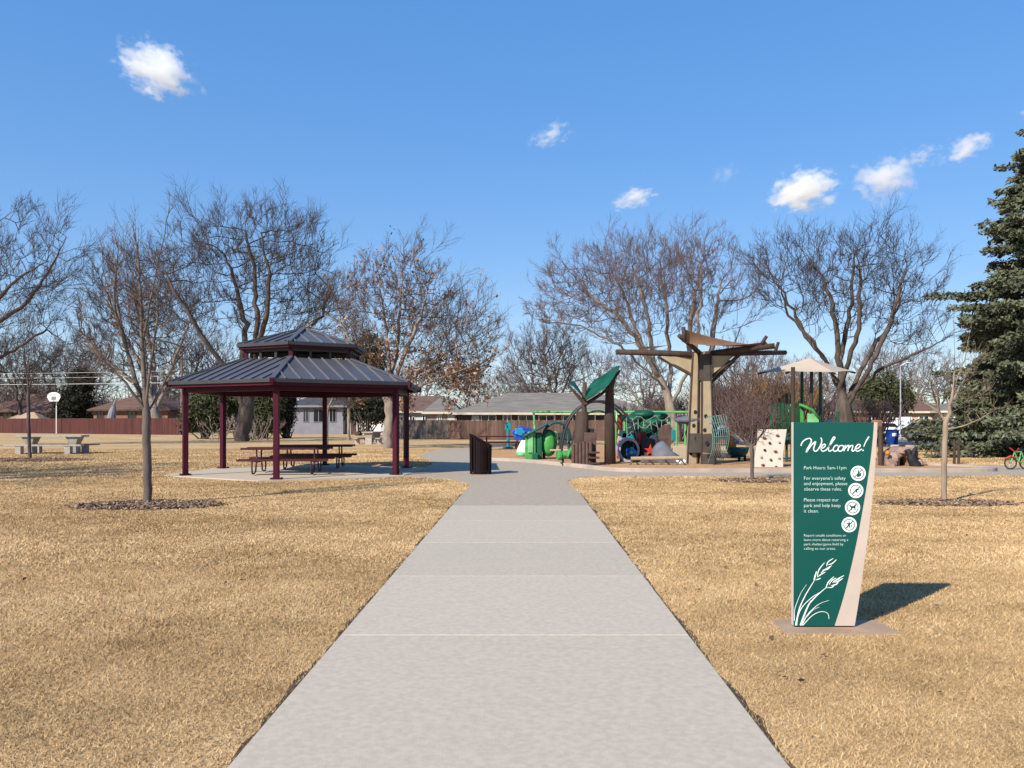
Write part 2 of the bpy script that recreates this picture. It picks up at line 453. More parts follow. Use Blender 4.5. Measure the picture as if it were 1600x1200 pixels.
def le(px0, d):
    return lambda px, py, rx, rz, ry: (((px-px0)*d/F, 0, sz(py, d)), (rx*d/F, ry, rz*d/F))

# ================================================================== SETTING: ground
# lawn sheet with patches of dormant turf
def lawn_mat(name, lo, mid, hi, island=False):
    m = bpy.data.materials.new(name); N, L = nt(m); b = N['Principled BSDF']
    b.inputs['Roughness'].default_value = 1.0; b.inputs['Specular IOR Level'].default_value = 0.1
    tc = N.new('ShaderNodeNewGeometry')
    def noise(sc, det, stretch=None):
        n = N.new('ShaderNodeTexNoise'); n.inputs['Scale'].default_value = sc; n.inputs['Detail'].default_value = det
        if stretch:
            mp = N.new('ShaderNodeMapping'); mp.inputs['Scale'].default_value = stretch
            L.new(tc.outputs['Position'], mp.inputs['Vector']); L.new(mp.outputs['Vector'], n.inputs['Vector'])
        else: L.new(tc.outputs['Position'], n.inputs['Vector'])
        return n.outputs['Fac']
    def math_(op, a, bb):
        n = N.new('ShaderNodeMath'); n.operation = op
        for i, v in enumerate((a, bb)):
            if isinstance(v, float): n.inputs[i].default_value = v
            else: L.new(v, n.inputs[i])
        return n.outputs[0]
    big = noise(0.22, 4, (1, 1.6, 1)); medium = noise(1.7, 5); fine = noise(38.0, 4)
    f = math_('ADD', math_('MULTIPLY', big, 0.75), math_('MULTIPLY', medium, 0.45))
    if island: f = math_('ADD', math_('MULTIPLY', f, 0.64), math_('MULTIPLY', tc.outputs['Random Per Island'], 0.28))
    else: f = math_('ADD', math_('MULTIPLY', f, 0.62), math_('MULTIPLY', fine, 0.30))
    r = N.new('ShaderNodeValToRGB'); e = r.color_ramp.elements
    e[0].position = 0.34; e[0].color = (*lo, 1); e[1].position = 0.70; e[1].color = (*hi, 1)
    x = r.color_ramp.elements.new(0.52); x.color = (*mid, 1)
    L.new(f, r.inputs['Fac']); L.new(r.outputs['Color'], b.inputs['Base Color'])
    if not island:
        bp = N.new('ShaderNodeBump'); bp.inputs['Strength'].default_value = 0.6; bp.inputs['Distance'].default_value = 0.03
        L.new(fine, bp.inputs['Height']); L.new(bp.outputs['Normal'], b.inputs['Normal'])
    return m
M['lawn'] = lawn_mat('dry_lawn', (0.28, 0.185, 0.088), (0.46, 0.312, 0.158), (0.58, 0.425, 0.24))
M['blade'] = lawn_mat('dry_blades', (0.20, 0.132, 0.064), (0.47, 0.315, 0.152), (0.69, 0.50, 0.285), True)
mb = MB(); mb.add([(-2500, -60, 0), (2500, -60, 0), (2500, 3500, 0), (-2500, 3500, 0)], [(0, 1, 2, 3)])
tag(mb.build('lawn', M['lawn']), 'dormant tan lawn of the park', None, None, 'structure')

# main path
def pxl(y): return -1.297+(y-4.278)*0.0152
def pxr(y): return 1.283+(y-4.278)*0.0156
mb = MB(); joints = [-6, -1.0, 1.3, 3.58, 6.03, 8.33, 10.63, 12.95, 15.3]
for a, b_ in zip(joints, joints[1:]):
    a2, b2 = a+.008, b_-.008
    mb.prism([(pxl(a2), a2), (pxr(a2), a2), (pxr(b2), b2), (pxl(b2), b2)], -0.05, 0.014)
tag(mb.build('path', M['concrete'], bevel=0.004), 'pale concrete path', None, None, 'structure')
mb = MB(); mb.prism([(pxl(-6)+.01, -6), (pxr(-6)-.01, -6), (pxr(15.3)-.01, 15.3), (pxl(15.3)+.01, 15.3)], -0.04, 0.008)
tag(mb.build('path_joint_filler', M['joint']), None, None, None, 'structure')

mb = MB()
for s, fn in ((-1, pxl), (1, pxr)):
    V = []; rr = random.Random(4+s)
    for i in range(161):
        y = -6+.15*i; V += [(fn(y), y, .005), (fn(y)+s*max(.006, .03+.018*math.sin(y*3.1+s)+rr.uniform(-.02, .02)), y, .005)]
    mb.add(V, [(2*i, 2*i+1, 2*i+3, 2*i+2) if s > 0 else (2*i+2, 2*i+3, 2*i+1, 2*i) for i in range(160)])
tag(mb.build('soil_edge', M['soil']), 'dark soil edge along the path', None, None, 'structure')
# plaza joining path, shelter pad and the loop round the playground
def smooth_poly(P, k=4):
    out = []; n = len(P)
    for i in range(n):
        p0, p1, p2, p3 = [Vector((*P[(i+j-1) % n], 0)) for j in range(4)]
        for s in range(k):
            t = s/k
            v = 0.5*((2*p1)+(-p0+p2)*t+(2*p0-5*p1+4*p2-p3)*t*t+(-p0+3*p1-3*p2+p3)*t**3)
            out.append((v.x, v.y))
    return out
def smooth_open(P, k=5):
    out = []; n = len(P); Q = [Vector(p) for p in P]
    for i in range(n-1):
        p0, p1, p2, p3 = Q[max(i-1, 0)], Q[i], Q[i+1], Q[min(i+2, n-1)]
        for s in range(k):
            t = s/k
            out.append(0.5*((2*p1)+(-p0+p2)*t+(2*p0-5*p1+4*p2-p3)*t*t+(-p0+3*p1-3*p2+p3)*t**3))
    out.append(Q[-1]); return out
plaza = [(pxl(15.306), 15.306), (pxr(15.306), 15.306), (pxr(18.4), 18.4)] + \
        [tuple(v)[:2] for v in smooth_open([(*g(896, 766), 0), (*g(887, 754), 0), (*g(893, 749.5), 0), (*g(912, 745.5), 0), (*g(960, 744), 0)])] + \
        [g(1140, 744), g(1400, 744.5), g(1560, 743), (22, 24.2), (38, 22), (39, 25.5), (22, 28.0), (16.6, 29.6), (14.5, 29.5), (14, 27), (3, 27), (2.4, 29.5), (0.4, 33.3), (-1.3, 35.0)] + \
        [tuple(v)[:2] for v in smooth_open([(-2.0, 39, 0), (-2.1, 44, 0), (-1.0, 50, 0), (4, 56, 0)])] + \
        [(3, 58)]+[tuple(v)[:2] for v in smooth_open([(-2.5, 52.5, 0), (-4.2, 45, 0), (-4.3, 38.5, 0), (-3.6, 34.2, 0), (-2.9, 29.5, 0), (-3.3, 26.8, 0)])] + \
        [g(560, 734), g(540, 749.5), g(600, 747)]+[tuple(v)[:2] for v in smooth_open([(*g(637, 745), 0), (*g(690, 748), 0), (*g(716, 752), 0), (*g(735, 759), 0), (pxl(18.6), 18.6, 0)])]
mb = MB(); mb.prism(plaza, -0.05, 0.011)
tag(mb.build('plaza', M['concrete_dark']), 'brownish concrete plaza', None, None, 'structure')
PAV = Vector((-6.54, 25.55, 0)); PROT = R(2.5)
mb = MB(); mb.prism([(PAV.x+4.05*math.sin(PROT+k*PI/3+PI), PAV.y+4.05*math.cos(PROT+k*PI/3+PI)) for k in range(6)][::-1], -0.05, 0.024)
tag(mb.build('shelter_pad', M['concrete']), 'concrete pad under the shelter', None, None, 'structure')

# playground island
isl_front = [(-1.25, 36.5), (-0.9, 33.2), (0.5, 31.8), (1.83, 29.2), (2.6, 27.5), (3.4, 25.9), (4.6, 25.45), (7, 25.4), (11, 25.4), (14.2, 25.5), (15.2, 25.9), (15.4, 26.9), (14.6, 28.4)]
fr = [tuple(v)[:2] for v in smooth_open([(*p, 0) for p in isl_front])]
island = fr+[(14.2, 34), (12, 44), (6, 50), (0, 48), (-1.6, 42)]
mb = MB(); mb.prism(island, -0.05, 0.06)
tag(mb.build('playground_mulch', M['play_mulch']), 'tan engineered wood mulch', None, None, 'structure')
mb = MB()
P = [Vector((*p, 0)) for p in fr]
V = []
for i, p in enumerate(P):
    t = (P[min(i+1, len(P)-1)]-P[max(i-1, 0)]).normalized(); n = Vector((t.y, -t.x, 0))
    a, b_ = p-n*0.02, p+n*0.22
    V += [(a.x, a.y, -0.02), (a.x, a.y, 0.13), (b_.x, b_.y, 0.13), (b_.x, b_.y, -0.02)]
Fc = []
for i in range(len(P)-1):
    for j in range(4): Fc.append((i*4+j, i*4+(j+1) % 4, (i+1)*4+(j+1) % 4, (i+1)*4+j))
Fc += [(0, 1, 2, 3), tuple(len(V)-4+j for j in (3, 2, 1, 0))]
mb.add(V, Fc)
tag(mb.build('playground_kerb', M['kerb'], bevel=0.02), 'pinkish concrete kerb round the playground', None, None, 'structure')

# street to the right with kerb and far pavement
rd_n = [(26, 49.0), (45, 35), (80, 12)]; 
mb = MB(); mb.add([(19.5, 60, .004), (26, 47.5, .004), (60, 22, .004), (78, 36, .004), (42, 62, .004), (30, 76, .004), (16, 140, .004), (6, 140, .004)], [(0, 1, 2, 3, 4, 5, 6, 7)])
tag(mb.build('street', M['asphalt']), 'grey asphalt street', None, None, 'structure')
mb = MB(); KS = [(8, 120), (19.4, 60), (25.9, 47.4), (59.9, 21.9)]
for a, b_ in zip(KS, KS[1:]): mb.bar((*a, 0.05), (*b_, 0.05), 0.25, 0.14)
KF = [(16.2, 140), (30.2, 76.1), (42.2, 62.2), (78, 36.4)]
for a, b_ in zip(KF, KF[1:]): mb.bar((a[0], a[1], .05), (b_[0], b_[1], .05), 0.35, 0.14)
tag(mb.build('street_kerb', M['kerb']), 'street kerbs', None, None, 'structure')
mb = MB(); mb.add([(30.6, 76.3, .02), (42.5, 62.5, .02), (49, 69, .02), (36, 83, .02)], [(0, 1, 2, 3)])
tag(mb.build('driveway', M['concrete']), 'pale driveway across the street', None, None, 'structure')

# ------------------------------------------------------------------ turf blades near the camera
SIGN_D = 6.27
MULCH = [(*g(231, 790), 1.25, 0.75), (*g(1478, 787), 1.25, 0.55), (*g(46, 719), 2.2, 1.6), (*g(1175, 752), 0.9, 0.7)]
rng = np.random.default_rng(11)
def inside(x, y, poly):
    r = np.zeros(len(x), bool); n = len(poly)
    for i in range(n):
        x1, y1 = poly[i]; x2, y2 = poly[(i+1) % n]
        if y1 == y2: continue
        c = ((y1 > y) != (y2 > y)) & (x < (x2-x1)*(y-y1)/(y2-y1)+x1); r ^= c
    return r
def turf():
    Vs = []
    for (d0, d1, dens, w, hh) in [(2.9, 6, 9500, .0026, .021), (6, 9, 5200, .0036, .023), (9, 14, 2300, .006, .026), (14, 22, 1300, .008, .024), (22, 46, 260, .015, .03)]:
        area_x = 0.72*d1+1.2
        n = int(dens*2*area_x*(d1-d0))
        x = (rng.random(n)*2-1)*area_x; y = d0+rng.random(n)*(d1-d0)
        ok = np.abs(x) < 0.70*y+1.0
        ok &= ~((x > pxl(y)+.012*np.sin(y*5)+.012*np.sin(y*13)-.035*rng.random(n)+.008) & (x < pxr(y)+.012*np.sin(y*4.3)+.012*np.sin(y*11)+.035*rng.random(n)-.008))
        ok &= ~((x > 2.06) & (x < 2.90) & (y > 6.085) & (y < 6.51))
        for (mx, my, ra, rb) in MULCH: ok &= ((x-mx)/ra)**2+((y-my)/rb)**2 > 0.9+0.5*rng.random(n)
        x, y = x[ok], y[ok]; n = len(x)
        if d1 > 14:
            ok = ~(inside(x, y, plaza) | inside(x, y, island)) & (((x-PAV.x)**2+(y-PAV.y)**2) > 3.9**2)
            x, y = x[ok], y[ok]; n = len(x)
        tuft = 0.6+0.4*np.sin(x*3.1+1.3*np.sin(y*2.3))*np.sin(y*2.7+np.sin(x*1.9))
        h = hh*(0.45+0.9*rng.random(n))*(0.75+0.35*tuft)
        a = rng.random(n)*2*np.pi; b = rng.random(n)*2*np.pi
        lean = h*(0.3+1.3*rng.random(n))
        ww = w*(0.6+0.8*rng.random(n))
        p = np.stack([x, y, np.zeros(n)-0.002], 1)
        u = np.stack([np.cos(a), np.sin(a), np.zeros(n)], 1)*ww[:, None]
        tip = p+np.stack([np.cos(b)*lean, np.sin(b)*lean, h], 1)
        Vs.append(np.stack([p-u, p+u, tip], 1).reshape(-1, 3))
    V = np.concatenate(Vs)
    o = np_mesh('grass', V, None, np.arange(len(V)).reshape(-1, 3), M['blade'])
    tag(o, 'short dry tan grass blades of the lawn beside the path', 'grass', None, 'stuff')
turf()

# mulch rings
def mulch_ring(mx, my, ra, rb, n, label):
    r = np.random.default_rng(int(abs(mx*100)))
    th = r.random(n)*2*np.pi; u = np.sqrt(r.random(n))*(1+.25*r.normal(size=n)*.5)
    c = np.stack([mx+ra*u*np.cos(th), my+rb*u*np.sin(th), 0.015+0.045*np.maximum(0, 1-u)+0.02*r.random(n)], 1)
    d = r.normal(size=(n, 3)); d[:, 2] *= .35; nn = r.normal(size=(n, 3))*.4+np.array([0, 0, 1])
    s = 0.05+0.07*r.random(n)
    V, Q = leaf_quads(c, d, nn, s, s*.5)
    V2, Q2 = leaf_quads(c+np.array([0, 0, -.012]), d, np.cross(d, nn), s, s*.3)
    tag(np_mesh('bark_mulch', np.concatenate([V, V2]), np.concatenate([Q, Q2+len(V)]), None, M['bark_mulch'], origin=(mx, my, 0)), label, 'mulch', None, 'stuff')
mulch_ring(*MULCH[0], 3800, 'brown bark mulch around the young tree left of the shelter')
mulch_ring(*MULCH[1], 2000, 'brown bark mulch around the pale young tree right of the sign')
mulch_ring(*MULCH[2], 2500, 'brown bark mulch around the thin sapling by the concrete table')
mulch_ring(*MULCH[3], 1200, 'brown bark mulch around the small bushy tree by the climbing wall')

# ================================================================== WELCOME SIGN
def X(px): return sx(px, SIGN_D)
def Z(py): return sz(py, SIGN_D)+0.016
sign = thing('welcome_sign', (X(1290), SIGN_D, 0.04), 'tall green welcome sign with cream curved edge beside the path', 'sign')
Y0, Y1 = SIGN_D, SIGN_D+0.055
outer = [(1371, 663), (1369.5, 700), (1366, 750), (1361, 800), (1355, 850), (1348, 900), (1341.5, 945), (1335.5, 981)]
inner = [(1365.5, 663), (1363.5, 690), (1359, 730), (1353, 770), (1346, 810), (1338.5, 850), (1328.5, 895), (1317.5, 938), (1304, 981)]
sp = lambda L: [(X(v.x), Z(v.y)) for v in smooth_open([(a, b, 0) for a, b in L], 5)]
oc, ic = sp(outer), sp(inner)
body = [(X(1240), Z(981)), (X(1240), Z(663))]
MB().slab((body+oc)[::-1], Y0+0.003, Y1).build('panel_core', M['sign_edge'], sign, bevel=0.003)
MB().slab((body+ic)[::-1], Y0, Y0+0.003-.0005).build('green_face', M['sign_green'], sign)
icx = [(x+.001, z) for x, z in ic]
MB().slab((icx+oc[::-1]), Y0, Y0+0.003-.0005).build('cream_band', M['sign_cream'], sign)
MB().box((X(1287.5), (Y0+Y1)/2, 0.017), (0.44, 0.05, 0.018)).build('foot', M['black'], sign)
def ribbon(mb, pts, w, k=6, y=Y0-0.003):
    P = smooth_open([(X(a), 0, Z(b)) for a, b in pts], k); n = len(P)
    V = []
    for i, p in enumerate(P):
        t = (P[min(i+1, n-1)]-P[max(i-1, 0)]).normalized(); s = Vector((-t.z, 0, t.x))
        u = i/(n-1); ww = w(u) if callable(w) else w
        ww = ww*SIGN_D/F/2*.74
        for o, yy in ((s, y), (-s, y), (-s, Y0-.0003), (s, Y0-.0003)): V.append((p.x+o.x*ww, yy, p.z+o.z*ww))
    Fc = []
    for i in range(n-1):
        for j in range(4): Fc.append((i*4+j, i*4+(j+1) % 4, (i+1)*4+(j+1) % 4, (i+1)*4+j))
    Fc += [(0, 1, 2, 3), tuple((n-1)*4+j for j in (3, 2, 1, 0))]
    mb.add(V, Fc)
def wc(L): return [(1240+a/11.43, 660+b/11.43) for a, b in L]
mb = MB(); ky = [0]
def rb(L, w):
    ky[0] += 1; ribbon(mb, wc(L), w, y=Y0-0.002-0.0002*ky[0])
rb([(130,455),(150,400),(200,350),(270,322),(312,342),(312,390),(280,450),(240,520),(222,572)], 2.3)
rb([(222,572),(290,480),(350,410),(392,382),(372,450),(357,510),(370,545),(402,550),(450,500),(490,420),(502,360),(485,310)], 2.2)
rb([(478,505),(530,490),(566,450),(555,425),(520,438),(493,490),(495,535),(530,551),(590,520),(650,440),(718,345),(738,308),(716,298),(682,350),(640,450),(620,520),(640,551),(690,528)], 2.0)
rb([(792,462),(776,445),(740,455),(708,502),(710,540),(745,552),(800,520)], 2.1)
rb([(862,450),(820,460),(793,510),(808,548),(850,546),(888,500),(882,455),(862,450)], 2.1)
rb([(884,468),(915,462),(934,448),(915,500),(895,550)], 2.0)
rb([(912,510),(960,455),(988,450),(980,490),(965,548)], 2.0)
rb([(974,508),(1020,455),(1053,450),(1050,490),(1040,535),(1060,551),(1100,520)], 2.0)
rb([(1096,518),(1150,496),(1188,455),(1172,429),(1135,443),(1103,495),(1110,540),(1150,551),(1215,512)], 2.0)
rb([(1345,290),(1290,378),(1250,470)], lambda u: 2.7-1.6*u)
rb([(1232,528),(1243,545)], 2.6)
mb.build('welcome_lettering', M['letter'], sign)
mb = MB(); ky[0] = 0
def gc(L, w0, w1=None, mid=None):
    ky[0] += 1
    f = (lambda u: .8*(w0+(w1-w0)*u)) if mid is None else (lambda u: 0.3+mid*math.sin(PI*min(1, max(0, u)))**0.8)
    ribbon(mb, [(1220+a/8, 860+b/8) for a, b in L], f, y=Y0-0.0015-0.00012*ky[0])
gc([(168,905),(172,770),(205,670),(250,560),(320,455)], 1.6, 0.5)
gc([(185,962),(230,760),(300,600),(370,480),(420,395),(450,290)], 3.4, 0.6)
gc([(245,962),(340,720),(420,620),(500,545),(580,480)], 4.2, 1.2)
gc([(195,962),(215,840),(270,730),(380,620),(480,555)], 2.8, 1.0)
gc([(262,962),(330,835),(420,740),(500,685),(605,648)], 2.2, 0.4)
gc([(330,850),(370,800),(420,760),(480,735)], 1.4, 0.4)
gc([(275,962),(380,850),(470,798),(545,793),(590,822),(602,880)], 1.6, 1.0)
for L in ([(430,395),(470,385),(500,370)], [(455,365),(475,270),(550,175)], [(465,355),(510,320),(560,295)], [(500,310),(545,270),(635,215)], [(520,270),(580,262),(630,215)],
          [(570,225),(590,170),(655,125)], [(585,205),(640,190),(695,140)], [(410,400),(425,350),(445,285)],
          [(560,495),(595,420),(665,352)], [(575,490),(640,485),(672,450)], [(600,455),(640,400),(695,370)], [(625,465),(690,450),(720,415)], [(645,430),(690,395),(790,338)], [(665,425),(720,410),(775,372)], [(680,405),(720,385),(760,350)]):
    gc(L, 1, 1, 1.5)
mb.build('grass_motif', M['letter'], sign)
def text(s, px, py, wpx, hpx, parent, name='rule_text'):
    cu = bpy.data.curves.new(name, 'FONT'); cu.body = s; cu.size = 1.0; cu.resolution_u = 3; cu.offset = -0.008
    o = bpy.data.objects.new('tmp', cu); C.objects.link(o)
    dg = bpy.context.evaluated_depsgraph_get(); me = bpy.data.meshes.new_from_object(o.evaluated_get(dg))
    bpy.data.objects.remove(o)
    co = [v.co.copy() for v in me.vertices]
    w = max(c.x for c in co)-min(c.x for c in co); x0 = min(c.x for c in co)
    kx = wpx*SIGN_D/F/w; kz = hpx*SIGN_D/F/0.72
    off = rootloc(parent)
    for v, c in zip(me.vertices, co):
        v.co = Vector((X(px)+(c.x-x0)*kx, Y0-0.0035, Z(py)+c.y*kz))-off
    me.name = name; me.materials.clear(); me.materials.append(M['small_letter'])
    ob = bpy.data.objects.new(name, me); C.objects.link(ob); ob.parent = parent
for s, py, w in [("Park Hours: 5am-11pm", 736.5, 66), ("For everyone's safety", 752.8, 65), ("and enjoyment, please", 761.2, 67.6), ("observe these rules.", 769.7, 59),
                 ("Please respect our", 786.6, 54), ("park and help keep", 795.4, 57), ("it clean.", 804, 23)]:
    text(s, 1256, py, w, 5.4, sign)
for s, py, w in [("Report unsafe conditions or", 841.5, 66), ("learn more about reserving a", 848.4, 69), ("park shelter/game field by", 855.2, 61.6), ("calling to our areas.", 862, 49.5)]:
    text(s, 1256, py, w, 4.0, sign, 'contact_text')
S = SIGN_D/F
def disc(mb, cx, cz, r0, r1, y, n=32, y2=None):
    y2 = Y0-.0003 if y2 is None else y2
    V = []
    for k in range(n):
        a = 2*PI*k/n
        for r, yy in ((r0, y), (r1, y), (r1, y2), (r0, y2)): V.append((cx+r*math.cos(a), yy, cz+r*math.sin(a)))
    Fc = []
    for k in range(n):
        k2 = (k+1) % n
        for j in range(4): Fc.append((k*4+j, k*4+(j+1) % 4, k2*4+(j+1) % 4, k2*4+j))
    mb.add(V, Fc)
pict = [
  [[(-2,-5.5),(2,-5.5),(2.2,-1),(1,1),(1,5),(-.6,5),(-.6,1),(-2,-1)], [(2.4,-4.6),(4.2,-4.6),(4.4,.5),(2.2,.5)]],
  [[(-5,-3.4),(-2,-.6),(0,2.4),(3,3.6),(5.6,1.4),(3.4,1.2),(1.8,-.4),(3.4,-3.6),(1,-3.2),(-.4,-1.4),(-3.6,-4.2)]],
  [[(-5.6,3.4),(-3.6,4.4),(-2.2,2.4),(3.2,2.2),(5.2,4),(4.4,1),(4.4,-4.4),(3,-4.4),(2.6,-1),(-1,-.8),(-1.4,-4.4),(-2.8,-4.4),(-2.8,.6),(-4.6,1.8)]],
  [[(-1,5.4),(.6,5.4),(.6,2.4),(3.8,3.2),(3.8,1.8),(.8,.6),(1.4,-5),(0,-5),(-1,-1),(-2.6,-5),(-4,-5),(-2,0.6),(-4.4,1.4),(-4,2.6),(-1,2.2)], [(2.6,-3.2),(4.6,-2),(4.2,-.8),(2.4,-1.4)]]]
for (cx, cy), polys in zip([(1340.8, 742.8), (1337, 769.7), (1332, 796.2), (1326.7, 823)], pict):
    x, z = X(cx), Z(cy)
    mb = MB(); mb.slab([(x+11.8*S*math.cos(-2*PI*k/36), z+11.8*S*math.sin(-2*PI*k/36)) for k in range(36)][::-1], Y0-0.002, Y0-.0003)
    p = mb.build('rule_symbol', M['letter'], sign)
    mb = MB(); disc(mb, x, z, 7.9*S, 9.0*S, Y0-0.003, y2=Y0-.0015)
    a = Vector((x-5.9*S, Y0-0.0026, z-5.9*S)); b_ = Vector((x+5.9*S, Y0-0.0026, z+5.9*S))
    mb.bar(a, b_, 0.0022, 1.2*S, up=(1, 0, -1))
    for i, po in enumerate(polys): mb.slab([(x+u*S, z+v*S) for u, v in po], Y0-0.0032-.0002*i, Y0-.0015)
    mb.build('pictogram', M['sign_green'], p)
mb = MB(); pd = [g(1203, 976), g(1235, 993), g(1407, 994), g(1368, 968)]
mb.prism([(2.05, 6.08), (2.90, 6.06), (2.92, 6.50), (2.07, 6.52)], -0.05, 0.011)
tag(mb.build('sign_pad', M['pad'], bevel=0.004), 'tan concrete pad under the welcome sign', None, None, 'structure')

# ================================================================== SHELTER
pav = thing('picnic_shelter', (0, 0, 0), 'hexagonal picnic shelter with two tier grey metal roof on maroon posts', 'shelter')
def hexp(r, z, k): a = -PI/2+k*PI/3; return Vector((r*math.cos(a), r*math.sin(a), z))
RP = 3.52
for k in range(6):
    p = hexp(RP, 0, k)
    po = MB().box((p.x, p.y, 1.32), (0.15, 0.15, 2.62), rz=k*PI/3).build('post', M['maroon'], pav, bevel=0.012)
    bm = MB().box((p.x, p.y, 0.045), (0.3, 0.3, 0.02), rz=k*PI/3)
    for i in (-1, 1):
        for j in (-1, 1):
            v = Matrix.Rotation(k*PI/3, 3, 'Z') @ Vector((i*.115, j*.115, 0)); bm.lathe((p.x+v.x, p.y+v.y, .056), [(.018, 0), (.018, .022)], 6)
    bm.build('post_base', M['maroon'], po)
mb = MB()
for k in range(6):
    mb.bar(hexp(RP, 2.53, k)*1.0, hexp(RP, 2.53, k+1), 0.12, 0.2)
mb.build('ring_beam', M['maroon'], pav, bevel=0.008)
for k in range(6): MB().bar(hexp(4.05, 2.645, k), hexp(1.95, 3.40, k), 0.10, 0.16).build('hip_rafter', M['maroon'], pav)
def roof(name, R0, z0, R1, z1, fasc):
    top = MB(); und = MB()
    V = [hexp(R0, z0, k) for k in range(6)]+[hexp(R1, z1, k) for k in range(6)]+[hexp(R0, z0-.05, k) for k in range(6)]+[hexp(R1, z1-.05, k) for k in range(6)]
    Fc = []
    for k in range(6):
        j = (k+1) % 6
        Fc += [(k, j, 6+j, 6+k), (12+j, 12+k, 18+k, 18+j), (12+k, 12+j, j, k), (6+k, 6+j, 18+j, 18+k)]
    top.add(V, Fc)
    rf = top.build(name, M['roof_metal'], pav)
    seam = MB()
    for k in range(6):
        am = -PI/2+(k+.5)*PI/3; n = Vector((math.cos(am), math.sin(am), 0)); t = Vector((-n.y, n.x, 0))
        ap0, ap1 = R0*math.cos(PI/6), R1*math.cos(PI/6); sl = (z1-z0)/(ap0-ap1)
        s = -math.floor(R0/2/.405)*.405
        while s < R0/2:
            a = max(ap1, abs(s)/math.tan(PI/6))
            if ap0-a > .08:
                seam.bar(n*ap0+t*s+Vector((0, 0, z0+.022)), n*a+t*s+Vector((0, 0, z0+(ap0-a)*sl+.022)), 0.028, 0.05)
            s += .405
    seam.build('standing_seams', M['roof_seam'], rf)
    for k in range(6): MB().bar(hexp(R0+.01, z0+.028, k), hexp(max(R1, .03), z1+.028, k), 0.14, 0.045).build('hip_cap', M['roof_metal'], rf)
    fa = MB()
    for k in range(6):
        fa.bar(hexp(R0-.05, z0-.06-fasc/2, k), hexp(R0-.05, z0-.06-fasc/2, k+1), 0.05, fasc)
    fa.build('fascia', M['maroon'], rf)
    ed = MB()
    for k in range(6): ed.bar(hexp(R0, z0-.028, k), hexp(R0, z0-.028, k+1), 0.08, 0.10)
    ed.build('drip_edge', M['drip'], rf)
    return rf
roof('lower_roof', 3.98, 2.72, 1.88, 3.46, 0.095)
ur = roof('upper_roof', 2.03, 3.90, 0.02, 4.50, 0.085)
for k in range(6):
    p = hexp(1.78, 0, k); MB().bar((p.x, p.y, 3.3), (p.x, p.y, 3.82), 0.12).build('cupola_post', M['maroon'], pav)
    a, b_ = hexp(1.78, 3.76, k), hexp(1.78, 3.76, k+1); MB().bar(a, b_, .1, .16).build('cupola_beam', M['dark_metal'], pav)
    for t in (.33, .67):
        v = a.lerp(b_, t); MB().bar((v.x, v.y, 3.42), (v.x, v.y, 3.72), .07).build('cupola_strut', M['dark_metal'], pav)
mb = MB().lathe((0, 0, 4.49), [(.09, 0), (.09, .05), (.02, .1)], 12); mb.build('roof_cap', M['roof_metal'], pav)
pav.location = PAV; pav.rotation_euler.z = PROT

# ================================================================== PICNIC TABLES (slatted steel)
def steel_table(L, m_slat, m_frame, label):
    t = thing('picnic_table', (0, 0, 0), label, 'table')
    def slats(y0, y1, z, n):
        mb = MB(); w = (y1-y0)/n
        k = int(L/0.075)
        for i in range(k): mb.box((-L/2+(i+.5)*L/k, (y0+y1)/2, z), (L/k*.55, y1-y0, .03))
        for y in (y0, y1): mb.box((0, y, z), (L+.02, .04, .06))
        return mb
    slats(-.38, .38, .76, 6).build('tabletop', m_slat, t)
    for s in (-1, 1): slats(s*.72-.14, s*.72+.14, .44, 3).build('bench_seat', m_slat, t)
    for e in (-1, 1):
        x = e*L*.33
        mb = MB()
        mb.tube([(x, -.3, .73), (x, -.28, .5), (x, -.42, .09), (x, -.62, .05)], .024, 6)
        mb.tube([(x, .3, .73), (x, .28, .5), (x, .42, .09), (x, .62, .05)], .024, 6)
        mb.tube([(x, -.8, .42), (x, -.1, .36), (x, .1, .36), (x, .8, .42)], .024, 6)
        for s in (-1, 1): mb.tube([(x, s*.84, .42), (x, s*.86, .2), (x, s*.8, .05), (x, s*.6, .05)], .024, 6)
        mb.build('leg_frame', m_frame, t)
    return t
pt1 = steel_table(2.55, M['maroon_slat'], M['maroon_slat'], 'maroon slatted steel picnic table at the front of the shelter')
pt2 = copy_tree(pt1); pt2['label'] = 'maroon slatted picnic table in shade at the back of the shelter'
pt3 = copy_tree(pt1); pt3['label'] = 'small dark red picnic table behind the slatted bin, before the brown fence'
for t in (pt1, pt2, pt3): t['group'] = 'slatted steel picnic tables'
pt1.location = (-6.72, 24.35, .024); pt1.rotation_euler.z = R(4)
pt2.location = (-6.55, 27.0, .024); pt2.rotation_euler.z = R(4)
pt3.location = (-0.45, 44.5, 0.0); pt3.rotation_euler.z = R(6); pt3.location.x = -0.55

# litter bin
bx, by = sx(751, 24.5), 24.5
tb = thing('litter_bin', (bx, by, .026), 'dark slatted litter bin with slanted top beside the plaza', 'bin')
mb = MB(); n = 30
def binp(a):
    x, y = math.cos(a), math.sin(a); s = 1/max(abs(x), abs(y))**.75
    return x*s*.31, y*s*.31
for k in range(n):
    a = 2*PI*k/n; x, y = binp(a); zt = 1.0-.18*(x/.31)
    mb.bar((bx+x*.99, by+y*.99, .03), (bx+x*1.03, by+y*1.03, zt), .062, .02, up=(x, y, 0))
mb.build('slats', M['bin_slat'], tb)
mb = MB()
for z, f, tilt in ((.08, .98, 0), (1.0, 1.05, .18)):
    P = [(bx+binp(2*PI*k/n)[0]*f, by+binp(2*PI*k/n)[1]*f, z-tilt*binp(2*PI*k/n)[0]/.31+.02) for k in range(n+1)]
    mb = MB(); mb.tube(P, .022 if z < 1 else .03, 6); mb.build('rim', M['bin_slat'], tb)
MB().lathe((bx, by, .05), [(.24, 0), (.27, .4), (.27, .74)], 20).build('liner', M['black'], tb, smooth=True)

